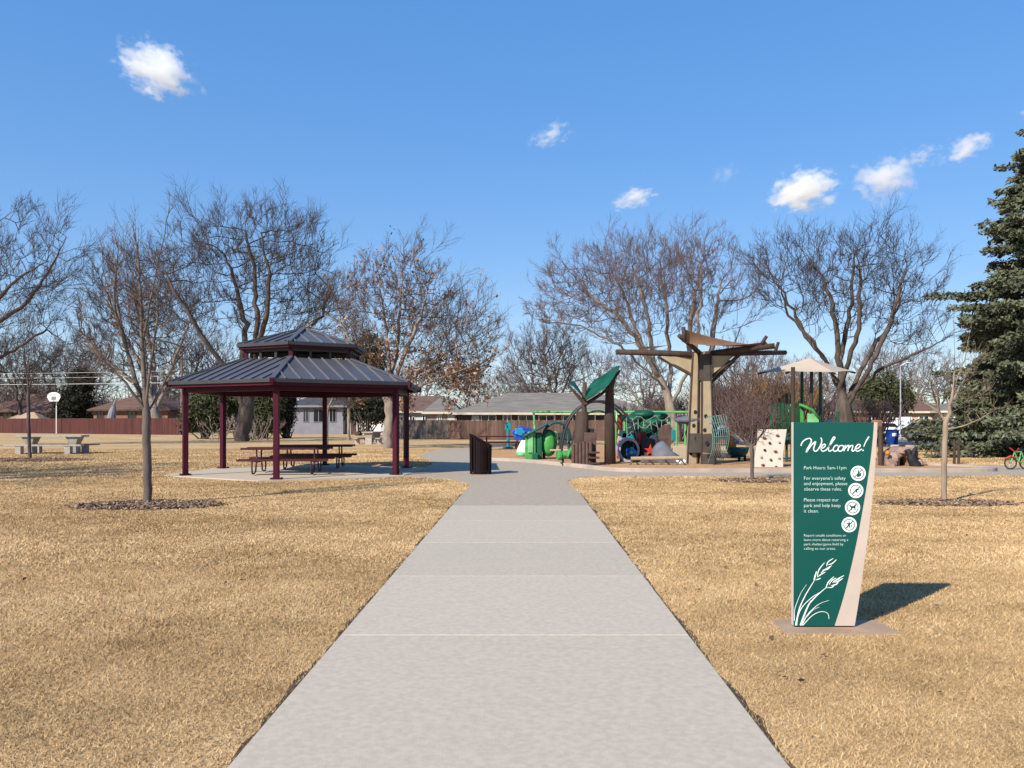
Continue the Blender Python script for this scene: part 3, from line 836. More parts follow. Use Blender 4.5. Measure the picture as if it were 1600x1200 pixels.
# concrete picnic tables
def conc_table(L, label):
    t = thing('concrete_table', (0, 0, 0), label, 'table', 'concrete picnic tables')
    MB().box((0, 0, .87), (L*.86, .85, .09)).build('tabletop', M['table_conc'], t, bevel=.015)
    for s in (-1, 1):
        MB().box((0, s*.85, .43), (L, .36, .08)).build('bench_seat', M['table_conc'], t, bevel=.012)
        for e in (-1, 1):
            MB().box((e*L*.32, s*.85, .2), (.26, .3, .4)).build('bench_leg', M['table_conc'], t, bevel=.012)
    for e in (-1, 1):
        x = e*L*.29
        MB().add([(x-.17,-.25,0),(x+.17,-.25,0),(x+.17,.25,0),(x-.17,.25,0),(x-.15,-.25,.45),(x+.15,-.25,.45),(x+.15,.25,.45),(x-.15,.25,.45),(x-.3,-.33,.82),(x+.3,-.33,.82),(x+.3,.33,.82),(x-.3,.33,.82)],
            [(3,2,1,0),(0,1,5,4),(1,2,6,5),(2,3,7,6),(3,0,4,7),(4,5,9,8),(5,6,10,9),(6,7,11,10),(7,4,8,11),(8,9,10,11)]).build('pedestal', M['table_conc'], t)
    return t
ct = conc_table(3.6, 'grey concrete picnic table with benches on the open lawn at left')
ct2 = copy_tree(ct); ct2['label'] = 'concrete picnic table seen end on, beside the leafy oak trunk'
ct.location = (sx(83, 40), 40, 0); ct.rotation_euler.z = R(3)
ct2.location = (sx(582, 57), 57, 0); ct2.rotation_euler.z = R(80); ct2.scale = (.7, .95, .95)

# ================================================================== FENCES, HOUSES, UTILITIES
def board_fence(name, label, p, r, h, m, bw=.145):
    p, r = Vector((*p, 0)), Vector((*r, 0)); t = (r-p); L = t.length; t.normalize(); n = Vector((t.y, -t.x, 0))
    th = thing(name, p, label, 'fence')
    rnd = random.Random(int(L*10)); mb = MB(); x = 0
    while x < L:
        hh = h+rnd.uniform(-.02, .02); c = p+t*(x+bw/2)+n*rnd.uniform(-.006, .006)
        mb.bar((c.x, c.y, .04), (c.x, c.y, hh), bw*.94, .02, up=n); x += bw
    mb.build('boards', m, th)
    for z in (.35, h*.5, h-.3):
        a, b_ = p-n*.04, r-n*.04; MB().bar((a.x, a.y, z), (b_.x, b_.y, z), .04, .09).build('rail', m, th)
    x = 0
    while x < L:
        c = p+t*x-n*.09; MB().bar((c.x, c.y, 0), (c.x, c.y, h+.02), .1).build('post', m, th); x += 2.4
board_fence('board_fence', 'long red stained board fence at the far left edge of the lawn', (-92, 122), (sx(280, 94), 94), 1.95, M['red_fence'])
board_fence('board_fence', 'weathered grey board fence right of the shelter, behind the oak', (sx(612, 73.5), 73.5), (sx(700, 71), 71), 1.70, M['grey_fence'])
board_fence('board_fence', 'brown board fence between the ranch house and the playground', (sx(700, 71)+.02, 70.99), (sx(1015, 65), 65), 1.68, M['brown_fence'])

def house(name, label, x0, x1, y0, y1, hw, hr, wall, roofm, ov=.6, kind='hip', wins=(), doors=(), trim=None, chimney=None, rot=0):
    t = thing(name, (0, 0, 0), label, 'house')
    cx, cy = (x0+x1)/2, (y0+y1)/2; a, b_ = (x1-x0)/2, (y1-y0)/2
    MB().box((0, 0, hw/2), (2*a, 2*b_, hw)).build('wall', wall, t)
    A, B = a+ov, b_+ov; rx = a-b_ if kind == 'hip' else a+ov
    rx = max(rx, .5); z0 = hw-.02; z1 = hr
    V = [(-A,-B,z0),(A,-B,z0),(A,B,z0),(-A,B,z0),(-rx,0,z1),(rx,0,z1),(-A,-B,z0-.12),(A,-B,z0-.12),(A,B,z0-.12),(-A,B,z0-.12)]
    rf = MB().add(V, [(0,1,5,4),(1,2,5),(2,3,4,5),(3,0,4),(9,8,7,6),(6,7,1,0),(7,8,2,1),(8,9,3,2),(9,6,0,3)]).build('roof', roofm, t)
    f = MB()
    for p, r in (((-A,-B-.015,z0-.1),(A,-B-.015,z0-.1)), ((-A-.015,-B,z0-.1),(-A-.015,B,z0-.1)), ((A+.015,-B,z0-.1),(A+.015,B,z0-.1))): f.bar(p, r, .03, .22)
    f.build('fascia', trim or M['trim'], rf)
    for (u0, u1, w0, w1) in wins:
        u0, u1 = u0-cx, u1-cx
        fr_ = MB()
        yf = -b_-.03
        for p, r in (((u0, yf, w0), (u1, yf, w0)), ((u0, yf, w1), (u1, yf, w1)), ((u0, yf, w0), (u0, yf, w1)), ((u1, yf, w0), (u1, yf, w1)), (((u0+u1)/2, yf, w0), ((u0+u1)/2, yf, w1))): fr_.bar(p, r, .07)
        w = fr_.build('window', trim or M['white'], t)
        MB().box(((u0+u1)/2, -b_-.012, (w0+w1)/2), (u1-u0, .02, w1-w0)).build('pane', M['glass'], w)
    for (u0, u1, hh, dm) in doors:
        MB().box(((u0+u1)/2-cx, -b_-.02, hh/2), (u1-u0, .05, hh)).build('door', dm, t)
    if chimney:
        MB().box((chimney-cx, .4, hr), (.8, .8, 1.4)).build('chimney', M['brick'], rf)
    t.location = (cx, cy, 0); t.rotation_euler.z = rot
    return t
# long ranch house behind the brown fence
house('ranch_house', 'long low ranch house with grey shingle roof behind the brown fence', sx(715, 85), sx(1020, 85), 85, 95.5, 2.5, 4.75, M['siding_dark'], M['shingle'],
      wins=[(sx(752, 85), sx(775, 85), .9, 2.25), (sx(786, 85), sx(799, 85), .9, 2.25), (sx(810, 85), sx(835, 85), .9, 2.25), (sx(842, 85), sx(866, 85), .9, 2.25), (sx(880, 85), sx(910, 85), .9, 2.25), (sx(930, 85), sx(960, 85), .9, 2.25)],
      doors=[(sx(737, 85), sx(749, 85), 2.2, M['white_wall'])])
house('garage_wing', 'low garage wing with wide shingle roof left of the ranch house', sx(668, 88), sx(714, 88), 87.5, 95, 2.6, 4.3, M['brick_grey'], M['shingle'], ov=.5,
      wins=[(sx(684, 88), sx(690, 88), 1., 2.3)], doors=[(sx(700, 88), sx(711, 88), 2.3, M['white_wall'])])
house('white_house', 'white house with red brown roof between shelter and ranch house', sx(632, 105), sx(682, 105), 105, 114, 2.9, 5.0, M['white_wall'], M['shingle_red'], kind='gable',
      wins=[(sx(640, 105), sx(648, 105), 1.2, 2.4), (sx(660, 105), sx(668, 105), 1.2, 2.4)])
house('blue_house', 'pale blue grey house seen through the shelter posts', sx(452, 98), sx(536, 98), 98, 108, 3.5, 5.2, M['siding_blue'], M['shingle_dark'], trim=M['siding_blue'],
      wins=[(sx(474, 98), sx(482, 98), 1.5, 3.1), (sx(490, 98), sx(506, 98), 1.5, 3.1), (sx(515, 98), sx(525, 98), 1.5, 3.1)])
house('white_garage', 'bright white garage behind the leafy oak trunk', sx(545, 96), sx(612, 96), 96, 104, 2.3, 3.6, M['white_wall'], M['shingle_dark'], ov=.3, doors=[(sx(548, 96), sx(556, 96), 2.0, M['siding_dark']), (sx(572, 96), sx(596, 96), 2.0, M['white'])])
house('brown_house', 'brown house with low hip roof at the far left behind red fence', sx(-30, 128), sx(96, 128), 128, 139, 3.2, 6.2, M['siding_dark'], M['shingle_brown'], trim=M['shingle_brown'],
      wins=[(sx(5, 128), sx(18, 128), 1.5, 2.8), (sx(62, 128), sx(74, 128), 1.5, 3.0), (sx(30, 128), sx(40, 128), 1.5, 2.8)])
house('brick_house', 'brick house with dark brown roof behind red fence and young tree', sx(146, 112), sx(262, 112), 112, 122, 3.2, 5.7, M['brick'], M['shingle_brown'], trim=M['siding_dark'],
      wins=[(sx(152, 112), sx(162, 112), 1.3, 2.9), (sx(200, 112), sx(212, 112), 1.3, 2.9), (sx(222, 112), sx(236, 112), 1.3, 2.9)])
house('garden_shed', 'small garden shed with peach gable roof over the red fence', sx(6, 116), sx(54, 116), 117, 120, 1.9, 2.9, M['tan_wall'], M['peach'], ov=.25, doors=[(sx(24, 116), sx(32, 116), 1.8, M['siding_dark'])])
house('blue_roof_house', 'small house with blue grey roof just right of the utility pole', sx(252, 118), sx(290, 118), 118, 126, 3.0, 5.2, M['brick'], M['shingle_dark'], wins=[(sx(262, 118), sx(272, 118), 1.2, 2.6)])
house('brick_bungalow', 'tan bungalow with dark roof across the street behind the blue bin', sx(1340, 104), sx(1402, 104), 104, 114, 2.9, 4.9, M['brick'], M['shingle_dark'],
      wins=[(sx(1372, 104), sx(1382, 104), 1., 2.3), (sx(1388, 104), sx(1396, 104), 1., 2.3)], rot=R(-14))
house('tan_house', 'tan house with white garage door across the street, left of spruce', sx(1404, 98), sx(1490, 98), 98, 108, 2.8, 4.6, M['tan_wall'], M['shingle_brown'],
      wins=[(sx(1452, 98), sx(1466, 98), 1., 2.2), (sx(1474, 98), sx(1484, 98), 1., 2.2)], doors=[(sx(1412, 98), sx(1442, 98), 2.2, M['white'])], rot=R(-14))
house('corner_house', 'pale corner house half hidden behind the big spruce', sx(1500, 92), sx(1640, 92), 92, 102, 2.8, 4.8, M['white_wall'], M['shingle'], wins=[(sx(1515, 92), sx(1530, 92), 1., 2.2), (sx(1560, 92), sx(1580, 92), 1., 2.2)], rot=R(-14))
house('distant_house', 'low grey distant house in the gap behind the swing set', sx(1085, 120), sx(1210, 120), 120, 130, 2.7, 4.6, M['brick_grey'], M['shingle'], wins=[(sx(1110, 120), sx(1122, 120), 1., 2.2), (sx(1180, 120), sx(1192, 120), 1., 2.2)])

# basketball hoop
bp = q(84, 621, 103)
t = thing('basketball_hoop', (bp.x, 103, 0), 'white fan shaped basketball backboard on a pole over the red fence', 'basketball hoop')
MB().tube([(bp.x, 103.6, 0), (bp.x, 103.6, bp.z), (bp.x, 103.1, bp.z)], .06, 8).build('pole', M['white'], t)
fan = [(-.55, -.5), (.55, -.5), (.85, .05), (.75, .4), (.4, .62), (0, .68), (-.4, .62), (-.75, .4), (-.85, .05)]
MB().slab([(bp.x+a, bp.z+b) for a, b in fan], 103.0, 103.06).build('backboard', M['white'], t)
MB().tube([(bp.x+.23*math.cos(2*PI*k/16), 102.72+.23*math.sin(2*PI*k/16), bp.z-.35) for k in range(17)], .02, 6).build('rim', M['red'], t)
MB().slab([(bp.x-.3, bp.z-.3), (bp.x+.3, bp.z-.3), (bp.x+.3, bp.z+.12), (bp.x-.3, bp.z+.12)], 102.99, 102.998).build('target_square', M['siding_blue'], t)
# closed patio umbrella
up_ = q(174, 640, 104)
t = thing('patio_umbrella', (up_.x, 104, 0), 'closed pale patio umbrella leaning beside the brick house', 'umbrella')
MB().tube([(up_.x-.3, 104, 0), (up_.x+.45, 104, 4.3)], .03, 6).build('pole', M['white'], t)
MB().tube([(up_.x-.1, 104, 1.4), (up_.x+.0, 104, 2.0), (up_.x+.15, 104, 2.8), (up_.x+.42, 104, 4.1)], [.5, .52, .46, .05], 10).build('cover', M['lilac_cloth'], t)
# utility pole and wires
ux, ud = sx(284, 97), 97
t = thing('utility_pole', (ux, ud, 0), 'wooden utility pole at the right end of the red fence', 'utility pole')
MB().tube([(ux, ud, 0), (ux, ud, 9.6)], [.17, .13], 10).build('pole', M['wood_pole'], t)
MB().box((ux, ud-.18, 9.0), (2.2, .1, .12), rz=R(70)).build('crossarm', M['wood_pole'], t)
for yy, z, lab in ((583, 7.6, 'topmost of three thin power lines crossing behind the left trees'), (591, 7.0, 'middle of three thin power lines crossing behind the left trees'), (600.5, 6.2, 'lowest and palest of three thin power lines crossing behind the left trees')):
    pts = []
    for k in range(15):
        u = k/14; x = ux-75*u; pts.append((x, ud-.25+23*u, z-.35*math.sin(PI*u)+1.2*u))
    tag(MB().tube(pts, .022 if yy < 595 else .035, 5).build('power_line', M['cord'], origin=(ux, ud, z)), lab, 'power line', 'power lines at left')
# lamp post on the right, mail box like bin
lx = sx(1407, 78)
t = thing('street_lamp', (lx, 78, 0), 'slim white lamp post by the street left of the spruce', 'street lamp')
MB().tube([(lx, 78, 0), (lx, 78, 7)], [.08, .045], 8).build('pole', M['lilac'], t)
MB().tube([(lx, 78, 6.9), (lx+.5, 78, 7.2), (lx+1.2, 78, 7.25)], .035, 6).build('arm', M['white'], t)
MB().box((lx+1.35, 78, 7.22), (.55, .22, .12)).build('lamp_head', M['lilac'], t, bevel=.03)
# blue recycling bin
rx_, ry_ = sx(1394, 53), 53
t = thing('recycling_bin', (rx_, ry_, 0), 'blue wheeled recycling bin at the kerb right of the sign', 'bin')
w = .3
MB().add([(rx_-.24,ry_-.26,.06),(rx_+.24,ry_-.26,.06),(rx_+.24,ry_+.26,.06),(rx_-.24,ry_+.26,.06),(rx_-.31,ry_-.34,.98),(rx_+.31,ry_-.34,.98),(rx_+.31,ry_+.34,.98),(rx_-.31,ry_+.34,.98)],
         [(3,2,1,0),(0,1,5,4),(1,2,6,5),(2,3,7,6),(3,0,4,7),(4,5,6,7)]).build('body', M['blue'], t, bevel=.02)
MB().box((rx_, ry_, 1.02), (.68, .74, .07)).build('lid', M['blue'], t, bevel=.02)
MB().box((rx_, ry_-.335, .72), (.3, .03, .2), rx=R(-5)).build('label_plate', M['white'], t)
for s in (-1, 1): MB().tube([(rx_+s*.26, ry_+.28, .12), (rx_+s*.32, ry_+.28, .12)], .12, 12).build('wheel', M['black'], t)

# cars across the street
def car(m, label):
    t = thing('parked_car', (0, 0, 0), label, 'car', 'cars parked across the street')
    side = [(-2.2,.35),(2.2,.35),(2.25,.62),(2.15,.86),(1.15,.98),(.55,1.46),(-1.25,1.5),(-1.95,1.0),(-2.25,.92),(-2.28,.5)]
    MB().slab(side, -.88, .88).build('body', m, t, bevel=.07)
    for s in (-1, 1):
        MB().slab([(.98,1.0),(.5,1.38),(-1.15,1.41),(-1.6,1.04)], s*.89-.012, s*.89+.012).build('side_window', M['glass'], t)
        MB().box((2.2, s*.62, .72), (.1, .36, .14)).build('headlight', M['white'], t, bevel=.02)
        MB().box((-2.25, s*.66, .78), (.08, .26, .16)).build('tail_light', M['red'], t, bevel=.02)
        for x in (-1.4, 1.4):
            ty = MB().tube([(x, s*.74, .33), (x, s*.92, .33)], .33, 20).build('tyre', M['black'], t)
            MB().tube([(x, s*.925, .33), (x, s*.935, .33)], .2, 14).build('rim', M['chrome'], ty)
    MB().add([(1.06,-.7,1.04),(1.06,.7,1.04),(.6,.62,1.42),(.6,-.62,1.42)], [(0,1,2,3)])
    return t
c1 = car(M['car_white'], 'white car parked across the street above the blue bin')
c2 = car(M['car_dark'], 'dark car parked across the street behind the pale young tree')
c3 = car(M['car_blue'], 'deep blue car parked across the street under the spruce branches')
for c_, px, d, a in ((c1, 1400, 82, -62), (c2, 1455, 70, -52), (c3, 1525, 64, -45)):
    c_.location = (sx(px, d), d, .006); c_.rotation_euler.z = R(a)
# ================================================================== PLAYGROUND
rg = random.Random(5)
def lobed(cx, cz, rx, rz, n, ph, k=48):
    out = []
    for i in range(k):
        a = -2*PI*i/k; f = .72+.28*abs(math.cos(n*(a+ph)/2)); out.append((cx+rx*f*math.cos(a), cz+rz*f*math.sin(a)))
    return out[::-1]
# leaf shaped shade on two log posts
d = 29.2
t = thing('shade_structure', (sx(930, d), d, .06), 'folded green leaf shaped shade on two tall dark log posts', 'shade')
pa, pb = q(917, 728, d), q(953, 728, d)
MB().tube([(pa.x-.02, d, .05), (pa.x-.04, d, 1.0), (pa.x-.1, d, 2.1), (pa.x-.08, d, 3.0)], [.13, .11, .09, .07], 10).build('post', M['log'], t, smooth=True)
MB().tube([(pb.x+.02, d+.1, .05), (pb.x, d+.1, 1.6), (pb.x, d+.1, 2.8), (pb.x+.22, d+.1, 3.5)], [.21, .18, .15, .08], 10).build('post', M['log'], t, smooth=True)
def leaf_sheet(edge, tip0, tip1, depth, bulge):
    # edge: centre-rib pixel list; builds a curved sheet either side of the rib
    mb = MB(); n = 10; k = 8; V = []
    P = smooth_open([tuple(q(a, b, d)) for a, b in edge], 6); P = [P[int(i*(len(P)-1)/n)] for i in range(n+1)]
    for i, p in enumerate(P):
        u = i/n; w = depth*math.sin(PI*(.03+.95*u))**.9
        for j in range(k+1):
            v = j/k*2-1
            V.append((p.x-.05*(v+1)*w, p.y+v*w-.1, p.z+((v+1)/2)**.9*bulge*w+.04*v*v))
    Fc = [(i*(k+1)+j, i*(k+1)+j+1, (i+1)*(k+1)+j+1, (i+1)*(k+1)+j) for i in range(n) for j in range(k)]
    return mb.add(V, Fc)
big_rib = [(914, 628), (930, 618), (948, 604), (968, 575)]; small_rib = [(914, 628), (906, 619), (898, 610), (890, 601)]
for rib_, dp, bu in ((big_rib, .75, .62), (small_rib, .5, .72)):
    o = leaf_sheet(rib_, 0, 0, dp, bu).build('leaf_canopy', M['leaf_green'], t, smooth=True)
    s = o.modifiers.new('s', 'SOLIDIFY'); s.thickness = .02
    P = smooth_open([tuple(q(a, b+2, d)) for a, b in rib_], 5)
    MB().tube([(p.x, p.y-.1, p.z-.04) for p in P], [.075-.04*i/len(P) for i in range(len(P))], 8).build('rib', M['log'], o)
# log playhouse below it
d = 28.6
x0, x1 = sx(893, d), sx(931, d)
t = thing('log_playhouse', ((x0+x1)/2, d, .06), 'small brown log playhouse with steps under the leaf shade', 'playhouse')
mb = MB(); n = 6
for k in range(n):
    w = (x1-x0-.12)/n; h = .62+.28*rg.random()
    mb.tube([(x0+w*(k+.5), d, .05), (x0+w*(k+.5), d+.02, h)], w*.52, 9)
mb.build('log_wall', M['log_pale'], t)
MB().box((x1-.18, d+.6, .62), (.42, .9, 1.15)).build('side_panel', M['log_pale'], t, bevel=.03)
MB().tube([(x0+.35, d+.5, .05), (x0+.38, d+.5, 1.0), (x0+.42, d+.5, 1.95)], [.3, .27, .22], 12).build('hollow_trunk', M['log'], t, smooth=True)
MB().box((x1-.15, d+.62, 1.22), (.3, .3, .22)).build('lookout_box', M['black'], t, bevel=.03)
for z in (.12, .32, .5): MB().box((x1-.1, d-.05-z*.2, z), (.42, .3, .06)).build('step', M['log'], t, bevel=.01)
# lime slide
d = 28.9
P = [q(906, 690, d+.4), q(898, 699, d+.1), q(890, 708, d-.1), q(880, 710.5, d-.15), q(873, 711.5, d-.15)]
t = thing('tube_slide', (P[-1].x, d, .06), 'short curved lime green tube slide beside the log playhouse', 'slide')
MB().tube(smooth_open([tuple(p) for p in P], 4), .13, 14).build('tube', M['lime'], t, smooth=True)
c = P[-1]; MB().tube([(c.x-.06, c.y-.04, c.z), (c.x+.08, c.y, c.z+.01)], .18, 18).build('end_ring', M['lime'], t, bevel=.03)
for k in (1, 5, 9): 
    p = smooth_open([tuple(p) for p in P], 4)[k]; MB().tube([(p.x-.03, p.y, p.z), (p.x+.03, p.y, p.z-.02)], .15, 14).build('rib', M['swing_green'], t)
MB().tube([(c.x+.15, c.y, .03), (c.x+.15, c.y, c.z)], .04, 8).build('support', M['dark_metal'], t)
# arch climber
d = 32.5
t = thing('arch_climber', (sx(935, d), d, .06), 'dark arched ladder climber behind the leaf shade', 'climber')
xa, xb = sx(876, d), sx(992, d); zt = sz(627, d); cx = (xa+xb)/2
def archp(k, n, y, s=1.0, zz=zt):
    a = PI*k/n; return (cx-(xb-xa)/2*s*math.cos(a), y, .05+(zz-.05)*math.sin(a)**.8)
for y in (d-.6, d+.6): MB().tube([archp(k, 28, y) for k in range(29)], .045, 8).build('arch_rail', M['dark_metal'], t, smooth=True)
for k in range(3, 26, 2):
    a, b_ = archp(k, 28, d-.6), archp(k, 28, d+.6); MB().tube([a, b_], .025, 6).build('rung', M['dark_metal'], t)
MB().tube([archp(k, 28, d+.1, .72, zt*.84) for k in range(29)], .035, 8).build('inner_arch', M['dark_metal'], t, smooth=True)
# second small arch with teal roof
d = 33.2
t = thing('teal_arch_panel', (sx(872, d), d, .06), 'round green bubble panel under a dark teal arched roof', 'play panel')
xa, xb = sx(850, d), sx(889, d); cx = (xa+xb)/2; zt = sz(662, d)
V = []; n = 14
for k in range(n+1):
    a = PI*k/n
    for y in (d-.35, d+.45): V.append((cx-(xb-xa)/2*math.cos(a), y, .8+(zt-.8)*math.sin(a)**.85))
o = MB().add(V, [(2*k, 2*k+1, 2*k+3, 2*k+2) for k in range(n)]).build('arched_roof', M['dark_teal'], t, smooth=True)
s = o.modifiers.new('s', 'SOLIDIFY'); s.thickness = .09
for x in (xa, xb): MB().tube([(x, d, .05), (x, d, .85)], .06, 8).build('post', M['dark_metal'], t)
c = q(857, 692, d); MB().ell((c.x, d-.2, c.z), (.26, .16, .47), 18, 12).build('bubble', M['lime'], t, smooth=True)
MB().tube([(c.x+.27*math.cos(2*PI*k/20), d-.16, c.z+.5*math.sin(2*PI*k/20)) for k in range(21)], .06, 8).build('bubble_rim', M['green'], t, smooth=True)
c = q(879, 685, d); MB().box((c.x, d, c.z), (.35, .1, .5)).build('counter_panel', M['dark_teal'], t, bevel=.03)
c = q(868, 685, d); MB().tube([(c.x, d-.1, c.z-.3), (c.x, d-.1, c.z+.3)], .07, 10).build('knob_post', M['mint'], t)
c = q(873, 703, d); MB().box((c.x, d-.25, c.z), (.75, .3, .07)).build('shelf', M['canopy'], t, bevel=.02)
# green kiosk
d = 33.0
x0, x1 = sx(822, d), sx(848, d); zt = sz(673, d)
t = thing('green_kiosk', ((x0+x1)/2, d, .06), 'bright green play kiosk with slanted dark teal roof', 'play panel')
MB().add([(x0-.06,d-.3,.05),(x0+.4,d-.3,.05),(x0+.4,d+.4,.05),(x0-.06,d+.4,.05),(x0-.02,d-.3,zt-.25),(x0+.38,d-.3,zt),(x0+.38,d+.4,zt),(x0-.02,d+.4,zt-.25)],
  [(3,2,1,0),(0,1,5,4),(1,2,6,5),(2,3,7,6),(3,0,4,7),(4,5,6,7)]).build('front_panel', M['lime'], t, bevel=.04)
MB().box((x0+.52, d+.05, zt*.48), (.26, .55, zt*.92)).build('side_panel', M['green'], t, bevel=.04)
MB().bar((x0-.08, d, zt-.22), (x1+.18, d, zt+.28), .95, .1).build('slanted_roof', M['dark_teal'], t, bevel=.03)
MB().box((x0+.17, d-.32, .75), (.22, .06, .85)).build('inset', M['mint'], t, bevel=.02)
MB().box((x0+.36, d-.34, .18), (.24, .14, .28)).build('foot_block', M['green'], t, bevel=.03)
# blue flower toy
d = 36
t = thing('blue_flower_toy', (sx(816, d), d, .06), 'blue flower shaped spring toy left of the green kiosk', 'play toy')
c = q(817, 678, d)
MB().slab(lobed(c.x, c.z, .50, .38, 6, .3), d-.05, d+.06).build('petals', M['blue'], t, bevel=.025)
MB().slab(lobed(c.x-.14, c.z+.1, .25, .19, 5, .1), d-.13, d-.05).build('small_petals', M['sky_blue'], t, bevel=.02)
MB().slab(lobed(c.x+.14, c.z-.12, .2, .15, 5, .6), d-.11, d-.05).build('small_petals', M['dark_teal'], t, bevel=.02)
c2_ = q(819, 700, d-1)
MB().lathe((c2_.x, d-.3, .06), [(.36, 0), (.3, .3), (.15, .62), (.1, .7)], 14).build('base', M['white'], t, smooth=True)
MB().lathe((c2_.x-.1, d-.45, .06), [(.26, 0), (.24, .16), (.1, .22)], 12).build('base_leaf', M['mint'], t, smooth=True)
MB().tube([(c2_.x+.03*math.cos(k), d-.3+.03*math.sin(k), .7+.02*k) for k in range(14)], .02, 5).build('spring', M['dark_metal'], t)
# teal post
d = 46
x = sx(794, d)
t = thing('teal_post', (x, d, 0), 'slim teal post with arrow shaped head before the brown fence', 'play post')
MB().tube([(x, d, 0), (x, d, 1.15)], .085, 10).build('post', M['teal'], t)
MB().slab([(x-.2, 1.1), (x-.17, 1.32), (x-.2, 1.4), (x, 1.62), (x+.2, 1.4), (x+.17, 1.32), (x+.2, 1.1)][::-1], d-.06, d+.06).build('arrow_head', M['teal'], t, bevel=.02)
MB().lathe((x, d, 0), [(.3, 0), (.28, .12), (.12, .16)], 14).build('base', M['dark_teal'], t)
# swing set
d = 50
xa, xb = sx(834, d), sx(1092, d); zt = sz(645, d)+.05
t = thing('swing_set', ((xa+xb)/2, d, 0), 'long light green swing set frame behind the play equipment', 'swing set')
MB().tube([(xa-.1, d, zt), (xb+.1, d, zt)], .075, 10).build('top_beam', M['swing_green'], t)
for x in (xa, (xa+xb)/2, xb):
    for s in (-1, 1): MB().tube([(x, d, zt), (x+.1, d+s*.9, 0)], .06, 8).build('leg', M['swing_green'], t)
for u in (.15, .35, .65, .85):
    x = xa+(xb-xa)*u
    sw = MB().box((x, d, .55), (.5, .2, .05)).build('swing_seat', M['black'], t)
    for s in (-1, 1): MB().tube([(x+s*.22, d, .55), (x+s*.2, d, zt)], .012, 4).build('chain', M['chrome'], sw)
# leaf dome climber with nets
d = 32.6
t = thing('leaf_dome_climber', (sx(1010, d), d, .06), 'dark green leaf dome climber with hanging rope net', 'climber')
for px, py, rx, rz, ry, dy, dk in ((988, 655, .42, .2, .5, .1, 0), (1006, 648, .5, .2, .5, .2, 0), (1030, 651, .42, .19, .5, .25, 0), (990, 668, .34, .3, .4, -.1, 1), (1010, 669, .4, .36, .4, -.15, 0), (1034, 671, .36, .32, .4, -.05, 1), (1020, 661, .5, .2, .5, -.1, 0), (1000, 681, .2, .24, .3, -.2, 1), (1024, 684, .22, .26, .3, -.2, 0)):
    c = q(px, py, d); o = MB().ell((c.x, c.y+dy, c.z), (rx, ry, rz), 14, 9, rg, .16).build('leaf_panel', M['dark_green'] if dk else M['leaf_green'], t, smooth=True)
    MB().tube([(c.x-rx*.9, c.y+dy-ry*.35, c.z), (c.x, c.y+dy-ry-.01, c.z+rz*.12), (c.x+rx*.9, c.y+dy-ry*.35, c.z+rz*.1)], .018, 5).build('leaf_vein', M['green'], o)
for px in (976, 1046): 
    c = q(px, 728, d); MB().tube([(c.x, d, .05), (c.x, d, 1.75)], .05, 8).build('post', M['swing_green'], t)
net = MB()
cA, cB = q(978, 652, d-.5), q(1052, 655, d-.5)
for i in range(9):
    u = i/8; a = cA.lerp(cB, u)
    net.tube([(a.x, a.y-.1, a.z+.02-.1*math.sin(PI*u)), (a.x+.12*math.sin(i*1.7), a.y-.35, a.z*.62), (a.x+.25*math.sin(i*2.3), a.y-.15, .35)], .014, 4)
for j in range(5):
    z = 1.7-.3*j; net.tube([(cA.x+(cB.x-cA.x)*k/10, d-.65-.15*math.sin(PI*k/10), z-.12*math.sin(k*1.9+j)) for k in range(11)], .014, 4)
net.build('rope_net', M['rope_pale'], t)
for px, py, m_ in ((980, 682, 'teal'), (975, 678, 'dark_teal'), (1028, 680, 'teal'), (1020, 684, 'dark_green')):
    c = q(px, py, d-.2); MB().slab(lobed(c.x, c.z, .27, .17, 5, .3), d-.28, d-.2).build('toy_flower', M[m_], t, bevel=.02)
c = q(969, 680, d+.3); MB().slab([(c.x-.12, c.z-.3), (c.x+.28, c.z-.34), (c.x+.22, c.z), (c.x-.05, c.z+.3)], d+.3, d+.4).build('cream_panel', M['canopy'], t, bevel=.02)
c = q(968, 668, d+.8); MB().tube([(c.x, d+.8, .05), (c.x, d+.8, c.z+.4)], .11, 10).build('orange_post', M['red_brown'], t)
# tunnel
d = 31
c = q(981, 703, d)
t = thing('crawl_tunnel', (c.x, d, .06), 'lilac grey crawl tunnel ring with green inside', 'tunnel')
mb = MB(); V = []; n = 24
prof = [(.37, -.3), (.47, -.3), (.47, .45), (.37, .45)]
for k in range(n):
    a = 2*PI*k/n
    for r, y in prof: V.append((c.x+r*math.cos(a)*.86, d+y, c.z+r*math.sin(a)))
mb.add(V, [(k*4+j, ((k+1) % n)*4+j, ((k+1) % n)*4+(j+1) % 4, k*4+(j+1) % 4) for k in range(n) for j in range(3)]).build('tube', M['lilac'], t)
MB().add([(c.x+.365*math.cos(2*PI*k/n)*.86, d+y, c.z+.365*math.sin(2*PI*k/n)) for k in range(n) for y in (-.28, .42)], [(2*k, 2*((k+1) % n), 2*((k+1) % n)+1, 2*k+1) for k in range(n)]).build('lining', M['dark_green'], t, smooth=True)
MB().slab([(c.x+.36*math.cos(2*PI*k/n)*.86, c.z+.36*math.sin(2*PI*k/n)) for k in range(n)][::-1], d+.40, d+.43).build('back_cover', M['dark_green'], t)
for dx in (-.3, .3): MB().tube([(c.x+dx, d, .02), (c.x+dx*.8, d, c.z-.3)], .04, 6).build('support', M['dark_metal'], t)
c = q(986, 707, d-.5)
t = thing('blue_flower', (c.x, d-.5, .06), 'small blue flower toy in front of the crawl tunnel', 'play toy')
MB().tube([(c.x+.05, c.y, .04), (c.x, c.y, c.z)], .03, 6).build('stem', M['mint'], t)
